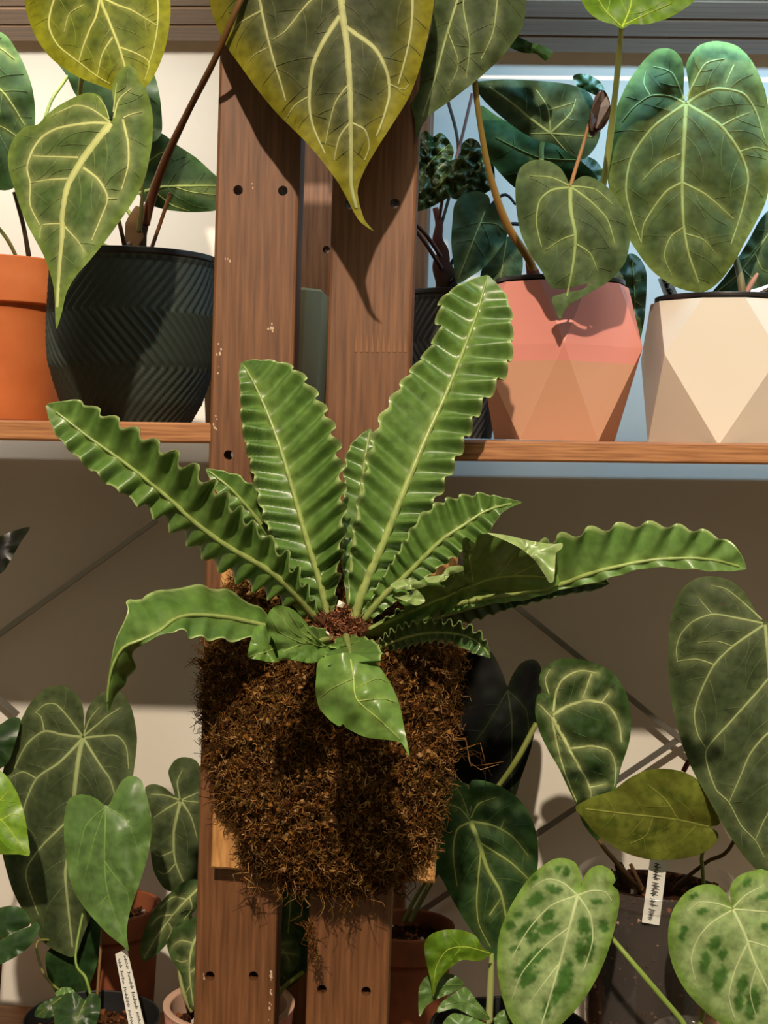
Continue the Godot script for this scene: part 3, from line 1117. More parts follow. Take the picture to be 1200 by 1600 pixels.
# ---------------------------------------------------------------- the mounted fern
func mounted_fern() -> void:
	var base := P(505, 1370, 0.01)
	var s := thing("mounted_fern", "pleated green bird's nest fern growing from brown moss on a wooden board", "fern", base)
	# board hung on the posts
	var bm := MB.new()
	var q := [P(345, 873, 0.017), P(716, 868, 0.017), P(679, 1381, 0.017), P(329, 1357, 0.017)]
	var dz := Vector3(0, 0, -0.0168)
	var inset := []
	var cen: Vector3 = (q[0] + q[1] + q[2] + q[3]) / 4.0
	for k in 4:
		inset.append(q[k] + (cen - q[k]).normalized() * 0.002)
		q[k] -= Vector3(0, 0, 0.0015)
	bm.flat_quad(inset[0], inset[1], inset[2], inset[3], Color.WHITE)
	for k in 4:
		var j := (k + 1) % 4
		bm.flat_quad(inset[j], inset[k], q[k], q[j], Color.WHITE)
		bm.flat_quad(q[j], q[k], q[k] + dz + Vector3(0, 0, 0.0017), q[j] + dz + Vector3(0, 0, 0.0017), Color.WHITE)
	commit(bm, "board", M.board, s, s)
	# moss: a lumpy cushion and the loose strands that cover it
	lo = cat2(v2([328, 985, 318, 1060, 322, 1130, 332, 1200, 345, 1262, 372, 1290, 384, 1345, 420, 1372, 470, 1388, 545, 1392, 605, 1382, 640, 1362, 668, 1340, 686, 1270, 700, 1200, 712, 1100, 718, 1010, 700, 965, 620, 925, 560, 905, 480, 900, 410, 890, 372, 900, 345, 940]), true, 10.0)
	var pts := PackedVector2Array(lo)
	var nb := lo.size()
	var y := 895.0
	while y < 1395.0:
		var x := 315.0
		while x < 722.0:
			var p := Vector2(x + rng.randf_range(-2, 2), y + rng.randf_range(-2, 2))
			if Geometry2D.is_point_in_polygon(p, lo) and rim_d(p) > 5.0:
				pts.append(p)
			x += 10.0
		y += 9.0
	var mm := MB.new()
	var hs := PackedFloat32Array()
	var wn := FastNoiseLite.new()
	wn.seed = 3
	wn.frequency = 0.03
	wn.fractal_octaves = 4
	for k in pts.size():
		var p := pts[k]
		var de := 0.0 if k < nb else rim_d(p)
		var z := moss_z(p, de, wn)
		hs.append(z)
		var n := 0.5 + 0.5 * wn.get_noise_2d(p.x * 2.5, p.y * 2.5)
		mm.add(P(p.x, p.y, z), lin(46, 29, 14).lerp(lin(82, 52, 22), n))
	var tr := Geometry2D.triangulate_delaunay(pts)
	for k in range(0, tr.size(), 3):
		var a := tr[k]
		var b := tr[k + 1]
		var d := tr[k + 2]
		if not Geometry2D.is_point_in_polygon((pts[a] + pts[b] + pts[d]) / 3.0, lo):
			continue
		if (pts[b] - pts[a]).cross(pts[d] - pts[a]) > 0:
			mm.tri(a, b, d)
		else:
			mm.tri(a, d, b)
	for k in nb:
		var p := lo[k]
		mm.add(P(p.x, p.y, 0.016), lin(60, 38, 18))
	var n0 := pts.size()
	for k in nb:
		var j := (k + 1) % nb
		mm.quad(k, n0 + k, n0 + j, j)
	var mo := commit(mm, "moss_cushion", M.moss, s, s)
	mo.set_meta("kind", "stuff")
	var sm := MB.new()
	var tones := [lin(98, 60, 24), lin(122, 82, 36), lin(76, 44, 20), lin(140, 98, 48), lin(92, 70, 32), lin(60, 36, 18), lin(156, 120, 76)]
	for k in 21000:
		var id := rng.randi_range(0, pts.size() - 1)
		var p := pts[id]
		var from := P(p.x + rng.randf_range(-5, 5), p.y + rng.randf_range(-5, 5), hs[id] - 0.001)
		var dir := Vector3(rng.randfn(0, 1), rng.randfn(-0.15, 1), rng.randfn(0.15, 0.4)).normalized()
		var ln := rng.randf_range(0.0035, 0.010)
		strand(sm, from, dir, ln, rng.randf_range(0.00022, 0.0007), tones[rng.randi_range(0, 6)] * (0.55 + 0.9 * clampf(0.5 + wn.get_noise_2d(p.x * 1.7 + 900.0, p.y * 1.7), 0.0, 1.0)))
	for k in 220:
		var id := rng.randi_range(0, nb - 1)
		var p := lo[id]
		var out := (p - Vector2(520, 1150)).normalized()
		var low := p.y > 1330
		strand(sm, P(p.x, p.y, 0.03), Vector3(out.x, -out.y, 0.3 + rng.randfn(0, 0.5)).normalized(), rng.randf_range(0.005, 0.02) * (1.2 if low else 0.6), rng.randf_range(0.0003, 0.0007), tones[rng.randi_range(0, 6)])
	for g in [[438, 1385, 432, 1410, 6], [470, 1385, 480, 1405, 4], [520, 1388, 515, 1420, 3], [545, 1390, 535, 1442, 3], [478, 1440, 492, 1490, 14], [490, 1480, 494, 1505, 8], [700, 1160, 778, 1192, 6], [700, 1130, 725, 1127, 5], [330, 1180, 312, 1210, 4], [322, 1034, 290, 1036, 6], [322, 1090, 305, 1120, 5], [345, 1075, 352, 1100, 5], [620, 1390, 640, 1405, 5], [385, 1370, 400, 1400, 8]]:
		for k in g[4]:
			var a := P(g[0] + rng.randf_range(-4, 4), g[1] + rng.randf_range(-4, 4), 0.03)
			var b := P(g[2] + rng.randf_range(-3, 3), g[3] + rng.randf_range(-3, 3), 0.035)
			strand(sm, a, (b - a).normalized(), a.distance_to(b) * rng.randf_range(0.7, 1.1), 0.0006, tones[rng.randi_range(0, 6)])
	for k in 2600:
		var id := rng.randi_range(nb, pts.size() - 1)
		var p := pts[id]
		chunk(sm, P(p.x + rng.randf_range(-5, 5), p.y + rng.randf_range(-5, 5), hs[id] + rng.randf_range(0.0, 0.003)), rng.randf_range(0.0008, 0.0024), tones[rng.randi_range(0, 6)] * rng.randf_range(0.6, 1.2))
	var so := commit(sm, "moss_strands", M.moss, s, s)
	so.set_meta("kind", "stuff")
	# fibre plug in the middle of the rosette
	var cm := MB.new()
	var cc := P(530, 985, 0.052)
	for k in 900:
		var d := Vector3(rng.randfn(0, 1), rng.randfn(0, 1), rng.randfn(0, 1)).normalized()
		var p := cc + Vector3(d.x * 0.0155, d.y * 0.012, d.z * 0.012)
		strand(cm, p, Vector3(rng.randfn(0, 1), rng.randfn(0, 1), rng.randfn(0, 1)).normalized(), rng.randf_range(0.003, 0.009), 0.0005, [lin(104, 62, 40), lin(136, 84, 58), lin(76, 44, 28), lin(166, 112, 82)][k % 4])
	for k in 60:
		chunk(cm, cc + Vector3(rng.randfn(0, 0.006), rng.randfn(0, 0.005), rng.randf_range(0, 0.008)), rng.randf_range(0.003, 0.007), lin(70, 42, 26))
	chunk(cm, P(533, 945, 0.07), 0.0028, lin(228, 222, 204))
	chunk(cm, P(512, 989, 0.072), 0.0016, lin(220, 212, 192))
	var co := commit(cm, "crown_fibre", M.moss, s, s)
	co.set_meta("kind", "stuff")
	# fronds, back to front
	frond(s, s, [[548, 950, 0.04, 5, 5], [552, 870, 0.036, 18, 14], [562, 790, 0.03, 26, 25], [570, 720, 0.026, 30, 25], [575, 690, 0.022, 20, 14], [578, 670, 0.02, 1, 1]], 12, 0.0032)
	frond(s, s, [[488, 955, 0.035, 6, 8], [445, 880, 0.035, 20, 30], [405, 815, 0.04, 26, 34], [365, 768, 0.045, 24, 26], [338, 745, 0.045, 12, 12], [322, 733, 0.045, 1, 1]], 11, 0.0036)
	frond(s, s, [[512, 962, 0.05, 10, 10], [500, 910, 0.056, 40, 30], [480, 845, 0.06, 52, 60], [461, 778, 0.06, 56, 78], [440, 706, 0.056, 52, 88], [419, 648, 0.05, 44, 82], [399, 603, 0.044, 26, 66], [385, 578, 0.04, 14, 30], [377, 567, 0.038, 1, 2]], 15, 0.0060, {"slant": 1.0})
	frond(s, s, [[553, 966, 0.052, 7, 9], [570, 915, 0.056, 26, 24], [600, 845, 0.056, 50, 40], [632, 765, 0.052, 68, 52], [663, 690, 0.045, 78, 58], [697, 615, 0.035, 68, 58], [725, 545, 0.022, 48, 74], [745, 490, 0.010, 60, 58], [756, 452, 0.004, 36, 36], [762, 430, 0.0, 2, 2]], 18, 0.0062, {"slant": 0.7, "rib": 0.0034})
	frond(s, s, [[496, 968, 0.05, 8, 8, 0, 0], [458, 924, 0.07, 24, 22, -0.01, 0.004], [417, 889, 0.085, 36, 36, -0.016, 0.006], [354, 852, 0.1, 36, 52, -0.018, 0.008], [300, 812, 0.11, 30, 62, -0.014, 0.01], [267, 781, 0.115, 34, 60, -0.008, 0.01], [200, 727, 0.12, 42, 52, 0, 0.008], [140, 684, 0.122, 36, 44, 0, 0.004], [100, 653, 0.122, 26, 34, 0, 0], [73, 633, 0.122, 3, 3, 0, 0]], 17, 0.0052, {"slant": 0.5})
	frond(s, s, [[566, 970, 0.05, 6, 8], [600, 930, 0.06, 18, 20], [631, 902, 0.066, 30, 24], [661, 872, 0.07, 40, 28], [691, 843, 0.072, 50, 34], [725, 820, 0.07, 48, 36], [756, 800, 0.068, 32, 28], [785, 790, 0.065, 14, 10], [815, 785, 0.06, 1, 1]], 15, 0.0046)
	frond(s, s, [[575, 995, 0.045, 6, 6, 0, 0], [640, 975, 0.055, 24, 22, 0.03, -0.01], [710, 955, 0.065, 26, 24, 0.03, -0.01], [800, 932, 0.075, 20, 18, 0.03, 0], [880, 916, 0.08, 16, 14, 0.02, 0], [930, 910, 0.08, 12, 12, 0.02, 0], [952, 912, 0.08, 1, 1, 0, 0]], 20, 0.003, {"main": lin(60, 96, 44), "alt": lin(48, 82, 38)})
	frond(s, s, [[575, 985, 0.05, 5, 5, 0, 0], [650, 960, 0.075, 15, 12, 0, 0], [750, 935, 0.105, 34, 12, 0.01, 0], [820, 925, 0.125, 56, 12, 0.01, 0], [875, 913, 0.138, 70, 9, 0.008, 0], [929, 894, 0.146, 66, 16, 0.004, 0], [1010, 876, 0.15, 58, 12, 0, 0], [1080, 872, 0.152, 46, 18, 0, 0], [1120, 876, 0.152, 36, 17, 0, 0], [1148, 883, 0.151, 24, 10, 0, 0], [1166, 889, 0.15, 1, 1, 0, 0]], 17, 0.0042, {"main": lin(122, 158, 84), "alt": lin(100, 140, 64)})
	# cobra-hood frond seen from below, its tip folded over
	var hood := leaf(s, s, PAL.fern, [0.085, 0.14, -0.55], [640, 955], [868, 895], [566, 992, 600, 972, 632, 950, 612, 932, 628, 924, 650, 934, 645, 915, 668, 902, 690, 906, 700, 888, 723, 888, 722, 846, 728, 839, 742, 848, 747, 836, 762, 834, 790, 842, 820, 850, 850, 856, 868, 864, 872, 900, 874, 912, 850, 920, 800, 926, 750, 930, 722, 938, 700, 958, 660, 970, 620, 984, 585, 1000], [[6, 600, 975, 660, 948, 720, 922, 770, 904, 820, 900, 868, 903], [2, 740, 915, 735, 880, 728, 850], [2, 775, 903, 800, 872, 815, 850], [2, 800, 900, 840, 880, 860, 865]], {"called": "frond", "fine": false, "mat": M.fern, "wave": 0.006, "wn": 16.0, "bump": 0.003, "fold": 0.01, "bulge": 0.003, "step": 7.0})
	leaf(hood, s, PAL.pale, [0.180, 0.05, 0.12], [770, 834], [866, 908], [762, 833, 790, 836, 830, 845, 862, 850, 879, 849, 877, 858, 869, 864, 867, 890, 865, 908, 859, 911, 852, 900, 836, 876, 815, 858, 788, 844], [], {"called": "folded_tip", "mat": M.fern, "wave": 0.002, "step": 5.0, "bulge": 0.002})
	for rq in [[610, 914, 630, 905, 656, 908, 668, 914, 650, 920, 626, 922], [616, 932, 634, 930, 648, 920, 660, 930, 664, 940, 650, 946, 634, 940], [664, 902, 690, 898, 700, 886, 722, 884, 724, 892, 704, 898, 694, 908, 670, 910]]:
		leaf(hood, s, PAL.pale, [0.118 + 0.001 * (float(rq[0]) - 610.0) * 0.25, 0.2, 0.25], [rq[0], rq[1]], [rq[4], rq[5]], rq, [], {"called": "rolled_edge", "mat": M.fern, "wave": 0.003, "wn": 4.0, "step": 4.0, "bulge": 0.003})
	# small ruffled fronds low in the rosette
	frond(s, s, [[582, 1018, 0.05, 6, 6, 0, 0], [625, 998, 0.07, 16, 16, 0.012, -0.006], [672, 988, 0.085, 18, 15, 0.014, -0.006], [715, 990, 0.095, 14, 18, 0.014, -0.006], [742, 1000, 0.1, 12, 20, 0.01, 0], [758, 1015, 0.1, 7, 14, 0, 0], [765, 1028, 0.1, 1, 1, 0, 0]], 16, 0.0042, {"main": lin(84, 122, 66), "alt": lin(66, 102, 50), "rib": 0.0014})
	frond(s, s, [[488, 992, 0.05, 5, 5, 0, 0], [440, 984, 0.07, 10, 12, 0, 0], [400, 974, 0.085, 24, 24, 0.006, -0.02], [350, 964, 0.10, 36, 42, 0.008, -0.035], [300, 961, 0.12, 34, 46, 0.006, -0.03], [272, 968, 0.13, 20, 50, 0.004, -0.02], [250, 985, 0.14, 8, 60, 0, -0.012], [222, 999, 0.145, 8, 60, 0, -0.006], [192, 1012, 0.148, 22, 16, -0.02, 0], [174, 1045, 0.148, 34, 3, -0.03, 0], [168, 1085, 0.145, 14, 2, -0.012, 0], [168, 1112, 0.142, 1, 1, 0, 0]], 9, 0.0022, {"slant": 0.3, "rib": 0.0018})
	var tongue := leaf(s, s, PAL.fern, [0.19, 0.0, 0.12], [548, 1030], [640, 1180], [500, 1030, 494, 1060, 493, 1080, 499, 1106, 516, 1126, 531, 1135, 536, 1131, 540, 1137, 572, 1152, 612, 1157, 628, 1162, 640, 1182, 632, 1140, 624, 1100, 608, 1064, 584, 1034, 545, 1020], [[3, 548, 1030, 552, 1055, 557, 1092, 592, 1124, 625, 1155], [1.5, 556, 1075, 590, 1060, 605, 1066], [1.5, 560, 1095, 600, 1092, 618, 1098], [1.5, 552, 1060, 520, 1075, 500, 1090]], {"called": "frond", "fine": false, "mat": M.fern, "fold": -0.012, "bump": 0.006, "wave": 0.002, "step": 7.0})
	frond(s, s, [[540, 990, 0.052, 8, 8], [543, 1003, 0.085, 26, 26], [546, 1014, 0.13, 44, 40], [548, 1026, 0.17, 50, 42], [549, 1036, 0.188, 46, 38]], 5, 0.002)  # hidden blade base joining tongue to crown, added for its shadow on the moss
	frond(s, s, [[522, 996, 0.053, 8, 8], [497, 1003, 0.088, 20, 26], [472, 1010, 0.122, 20, 30], [449, 1018, 0.152, 14, 28], [432, 1022, 0.16, 4, 6]], 5, 0.002)  # extra hidden under-blade, added to shade the moss below the curled frond
	leaf(s, s, PAL.fern, [0.165, -0.25, 0.25], [440, 1010], [390, 1028], [387, 1026, 392, 1000, 396, 984, 403, 977, 416, 978, 426, 992, 440, 1004, 440, 1030, 425, 1035, 405, 1031], [[2, 436, 1010, 412, 1020, 390, 1026]], {"called": "frond", "fine": false, "mat": M.fern, "wave": 0.003, "step": 5.0, "quilt": 0.0025})
	leaf(s, s, PAL.fern, [0.11, -0.6, 0.32], [545, 1014], [440, 1022], [415, 978, 420, 957, 432, 946, 448, 948, 462, 955, 478, 972, 490, 990, 506, 1006, 516, 1010, 541, 1009, 558, 1002, 567, 996, 572, 1008, 580, 1002, 586, 1001, 586, 1016, 578, 1032, 572, 1020, 562, 1028, 549, 1016, 542, 1030, 534, 1042, 520, 1032, 514, 1020, 502, 1032, 485, 1036, 462, 1032, 442, 1028, 436, 1034, 434, 1020, 428, 1002], [[3, 545, 1014, 510, 1010, 476, 1006, 442, 1018], [1.2, 500, 1009, 470, 985, 450, 955], [1.2, 490, 1008, 455, 985, 435, 955], [1.2, 478, 1007, 440, 990, 424, 968], [1.2, 505, 1009, 485, 990, 470, 968]], {"called": "frond", "fine": false, "mat": M.fern, "wave": 0.005, "wn": 18.0, "fold": 0.02, "step": 6.0, "quilt": 0.002})

func moss_z(p: Vector2, de: float, wn: FastNoiseLite) -> float:
	var e := Vector2((p.x - 520.0) / 215.0, (p.y - 1160.0) / 240.0).length_squared()
	var dome: float = max(0.0, 1.0 - e)
	return 0.018 + 0.014 * (1.0 - exp(-de / 14.0)) + 0.032 * pow(dome, 0.7) + 0.014 * wn.get_noise_2d(p.x, p.y) * (1.0 - exp(-de / 20.0)) + 0.010 * wn.get_noise_2d(p.x * 3.0, p.y * 3.0) * (1.0 - exp(-de / 12.0))

func strand(m: MB, from: Vector3, dir: Vector3, ln: float, rad: float, col: Color) -> void:
	var side := dir.cross(Vector3(rng.randfn(0, 1), rng.randfn(0, 1), rng.randfn(0, 1))).normalized()
	var bend := rng.randf_range(-0.5, 0.5)
	var pts := PackedVector3Array()
	var rs := PackedFloat32Array()
	var c2 := col * rng.randf_range(0.75, 1.3)
	var up := dir.cross(side)
	for k in 5:
		var t := k / 4.0
		pts.append(from + dir * ln * t + side * ln * (bend * t * t + 0.22 * sin(t * 8.0 + bend * 20.0)) + up * ln * 0.16 * sin(t * 6.0 + bend * 31.0))
		rs.append(rad * (1.0 - 0.7 * t))
	tube(m, pts, rs, 3, c2, c2)

# ---------------------------------------------------------------- upper shelf, left
func upper_left() -> void:
	var brown := lin(112, 76, 44)
	var red := lin(92, 54, 34)
	var green := lin(140, 158, 84)
	# terracotta pot
	var c := P(-16, 640, -0.19)
	c.y = left_y
	var h := P(40, 395, -0.12).y - left_y
	var a := thing("potted_anthurium", "smooth orange terracotta pot beside the black chevron pot, with a glossy dark leaf", "potted plant", c)
	round_pot(c, h, 0.055, 0.066, 0.005, 0.003, 0.036, M.clay, a, a)
	soil_disc(c + Vector3(0, h - 0.012, 0), 0.06, a, a)
	stalk("petiole", [45, 400, -0.15, 8, 36, 350, -0.14, 7, 22, 300, -0.13, 6], lin(56, 44, 30), lin(60, 56, 34), a, a)
	stalk("petiole", [26, 402, -0.16, 6, 10, 372, -0.15, 6, -20, 335, -0.14, 5], lin(116, 112, 60), lin(120, 124, 66), a, a)
	leaf(a, a, PAL.dark, [-0.11, 0.05, 0.05], [-30, 130], [20, 296], [-70, 30, -20, 42, 8, 54, 22, 72, 38, 102, 50, 136, 55, 170, 54, 200, 46, 240, 34, 272, 21, 294, 0, 297, -40, 280, -80, 240, -90, 120], [[4, -40, 120, 0, 140, 20, 165, 38, 195], [3, -40, 60, 0, 75, 22, 92], [3, -40, 190, 0, 197, 26, 213]], {"mat": M.velvet})
	# black chevron pot
	var c2 := P(205, 650, -0.10)
	c2.y = left_y
	var h2 := P(205, 409, -0.10).y - left_y
	var b := thing("potted_anthurium", "black ribbed chevron pot with pale-veined heart leaves and a thick brown stalk", "potted plant", c2)
	chevron_pot(c2, h2, [0.045, 0.0535, 0.0585, 0.0625, 0.0635, 0.0635, 0.0630, 0.0622, 0.0612], 52, 3, 0.0028, -4.6, lin(46, 50, 46), b, b)
	soil_disc(c2 + Vector3(0, h2 - 0.004, 0), 0.056, b, b)
	stalk("stem", [212, 410, -0.10, 38, 212, 380, -0.10, 34, 214, 352, -0.10, 36, 222, 325, -0.10, 20], lin(60, 44, 30), lin(84, 64, 40), b, b, M.matte)
	stalk("petiole", [226, 350, -0.09, 17, 236, 312, -0.08, 15, 260, 246, -0.05, 13, 296, 170, -0.01, 11, 334, 96, 0.03, 10, 372, 10, 0.05, 10, 420, -80, 0.05, 10, 500, -150, 0.06, 10], red, lin(104, 78, 44), b, b)
	stalk("petiole", [234, 396, -0.09, 6, 250, 350, -0.09, 6, 266, 302, -0.08, 6], red, brown, b, b)
	stalk("petiole", [217, 362, -0.08, 9, 221, 325, -0.07, 7, 224, 280, -0.06, 3], lin(76, 72, 40), lin(84, 84, 44), b, b)
	stalk("petiole", [200, 405, -0.09, 9, 192, 372, -0.08, 7, 186, 345, -0.07, 6], lin(56, 40, 28), lin(76, 56, 38), b, b)
	stalk("root", [170, 408, -0.07, 5, 186, 392, -0.08, 6, 204, 380, -0.09, 7], lin(62, 44, 30), lin(60, 44, 30), b, b)
	stalk("petiole", [212, 350, -0.11, 6, 150, 240, -0.11, 6, 127, 160, -0.09, 8, 128, 120, -0.07, 8], green, green, b, b)
	stalk("petiole", [190, 400, -0.12, 6, 110, 340, -0.10, 5, 64, 240, -0.11, 5, 76, 168, -0.12, 5, 100, 128, -0.13, 5, 120, 100, -0.13, 5], lin(120, 140, 70), lin(120, 140, 70), b, b)
	leaf(b, b, PAL.dark, [-0.13, 0.0, 0.0], [170, 130], [240, 215], [82, 84, 104, 118, 118, 148, 160, 200, 205, 222, 240, 222, 253, 205, 251, 160, 244, 125, 234, 108, 190, 95, 130, 85], [[3, 170, 120, 205, 160, 240, 205]], {"mat": M.gloss})
	leaf(b, b, PAL.dark, [-0.14, 0.0, 0.1], [222, 296], [360, 290], [222, 222, 240, 206, 256, 210, 276, 226, 306, 246, 330, 268, 352, 290, 356, 316, 340, 328, 318, 331, 288, 331, 252, 326, 222, 312, 210, 270], [[5, 215, 302, 252, 292, 300, 290, 350, 290], [2.5, 232, 252, 250, 240, 262, 236], [2.5, 246, 303, 268, 320, 296, 330], [2, 270, 291, 300, 300, 343, 305]], {"mat": M.velvet})
	leaf(b, b, PAL.yellow, [-0.05, 0.02, 0.12], [150, -50], [200, 150], [60, -90, 44, -40, 38, 0, 45, 32, 58, 62, 80, 91, 106, 111, 130, 124, 156, 134, 180, 143, 202, 148, 228, 136, 246, 108, 259, 72, 266, 30, 266, 0, 258, -50, 236, -95, 150, -110], [[6, 150, -50, 158, 2, 170, 32, 185, 70, 195, 104, 200, 135], [4, 156, -4, 150, 25, 140, 46, 130, 72, 123, 96], [4, 100, -40, 84, 0, 76, 38, 90, 70, 123, 97, 150, 118, 172, 131], [3, 176, 58, 160, 84, 152, 118], [4, 160, -4, 184, 8, 206, 16, 245, 40], [4, 230, -40, 246, 0, 246, 40, 240, 76, 233, 98], [3, 188, 74, 214, 84, 233, 98, 226, 125], [2, 130, 8, 108, 22, 100, 50]], {"fold": -0.006, "mat": M.velvet})
	leaf(b, b, PAL.front, [0.055, 0.06, 0.10], [174, 192], [88, 514], [175, 190, 167, 182, 164, 166, 158, 152, 148, 146, 134, 145, 114, 153, 90, 166, 70, 182, 60, 194, 40, 198, 25, 211, 15, 230, 12, 250, 15, 272, 22, 294, 31, 322, 42, 350, 56, 376, 67, 397, 76, 420, 84, 450, 86, 482, 88, 514, 97, 487, 104, 457, 120, 430, 140, 407, 162, 380, 184, 350, 213, 307, 227, 277, 237, 227, 239, 187, 235, 160, 227, 138, 216, 123, 213, 110, 203, 102, 192, 106, 180, 120, 175, 140, 178, 166, 176, 186], [[12, 174, 193, 150, 220, 125, 255, 106, 290, 98, 330, 97, 370, 93, 420, 89, 480], [5, 172, 193, 140, 192, 92, 200, 66, 214, 50, 236, 42, 262, 47, 286, 47, 320, 62, 352], [3.5, 122, 246, 86, 245, 50, 244], [3.5, 106, 279, 76, 281, 47, 286], [5, 192, 186, 200, 224, 200, 260, 190, 296], [3, 193, 184, 206, 178, 222, 175], [4.5, 130, 262, 154, 281, 168, 310, 156, 345, 143, 376], [2.5, 168, 310, 183, 311], [3, 101, 354, 124, 380, 132, 396], [2.5, 96, 350, 66, 352, 62, 372], [3.5, 172, 191, 142, 170, 116, 165, 80, 182], [2.5, 170, 186, 164, 166, 152, 150], [3.5, 178, 184, 186, 155, 206, 138], [2.5, 177, 175, 182, 130]], {"fold": -0.012, "droop": 0.01, "quilt": 0.0022, "wave": 0.003})
	leaf(b, b, PAL.olive, [0.05, 0.0, 0.06], [525, -90], [583, 362], [380, -120, 340, -60, 328, 0, 338, 40, 352, 70, 375, 102, 402, 140, 430, 174, 460, 204, 482, 226, 502, 250, 526, 282, 540, 306, 552, 330, 564, 348, 584, 361, 570, 344, 561, 316, 559, 294, 570, 265, 590, 230, 612, 196, 640, 150, 658, 100, 668, 60, 676, 20, 679, -30, 660, -110, 600, -150, 540, -130, 525, -95, 505, -135, 440, -160], [[13, 525, -90, 530, -40, 535, 20, 543, 80, 547, 150, 548, 220, 549, 290, 557, 325], [8, 531, 25, 505, 65, 488, 105, 483, 160, 490, 200, 508, 240], [8, 540, 42, 585, 75, 605, 115, 608, 150, 597, 190, 588, 212], [7, 524, -80, 440, -70, 404, -30, 408, 12, 416, 50, 426, 90, 440, 135, 446, 158], [3.5, 408, 17, 376, 35, 362, 52], [4, 528, -30, 484, 2, 446, 48, 426, 62], [7, 526, -80, 610, -70, 642, -20, 643, 40, 635, 85, 622, 132], [4, 548, 190, 530, 215, 522, 250], [4, 550, 192, 570, 203, 577, 228, 570, 250], [3, 484, 150, 460, 165, 445, 190], [2.5, 606, 130, 630, 140, 640, 130], [2.5, 418, 75, 398, 85, 388, 98], [3, 546, 130, 524, 160, 514, 196, 508, 226]], {"fold": -0.006, "bulge": 0.008, "quilt": 0.002})
	# olive planter behind the posts
	var c3 := P(415, 655, -0.215)
	c3.y = (left_y + right_y) * 0.5 + 0.002
	var h3 := P(490, 450, -0.17).y - c3.y
	var o := thing("planter", "plain olive green square planter standing behind the two posts", "planter", c3)
	var prof := []
	var m := MB.new()
	var ring := func(k: float, y: float, r: float) -> void:
		for e in [[-1, 1, 1, 0], [1, 1, 0, 1], [1, -1, -1, 0], [-1, -1, 0, -1]]:
			var cx: float = e[0] * k
			var cz: float = e[1] * k
			if e[0] == -1 and e[1] == 1:
				m.add(c3 + Vector3(cx, y, cz - r), lin(150, 147, 112))
				m.add(c3 + Vector3(cx + r, y, cz), lin(150, 147, 112))
			elif e[0] == 1 and e[1] == 1:
				m.add(c3 + Vector3(cx - r, y, cz), lin(150, 147, 112))
				m.add(c3 + Vector3(cx, y, cz - r), lin(150, 147, 112))
			elif e[0] == 1:
				m.add(c3 + Vector3(cx, y, cz + r), lin(150, 147, 112))
				m.add(c3 + Vector3(cx - r, y, cz), lin(150, 147, 112))
			else:
				m.add(c3 + Vector3(cx + r, y, cz), lin(150, 147, 112))
				m.add(c3 + Vector3(cx, y, cz + r), lin(150, 147, 112))
	var rows := [[0.036, 0.0, 0.01], [0.044, 0.0, 0.011], [0.045, 0.02, 0.011], [0.049, h3 - 0.002, 0.012], [0.0475, h3, 0.012], [0.0445, h3, 0.011], [0.043, h3 - 0.03, 0.01], [0.012, h3 - 0.03, 0.004]]
	for q in rows:
		ring.call(q[0], q[1], q[2])
	for k in rows.size() - 1:
		for e in 8:
			var i0 := k * 8 + e
			var i1 := k * 8 + (e + 1) % 8
			m.flat_quad(m.v[i0], m.v[i0 + 8], m.v[i1 + 8], m.v[i1], lin(150, 147, 112))
	commit(m, "planter_body", M.print, o, o)
	soil_disc(c3 + Vector3(0, h3 - 0.02, 0), 0.04, o, o)

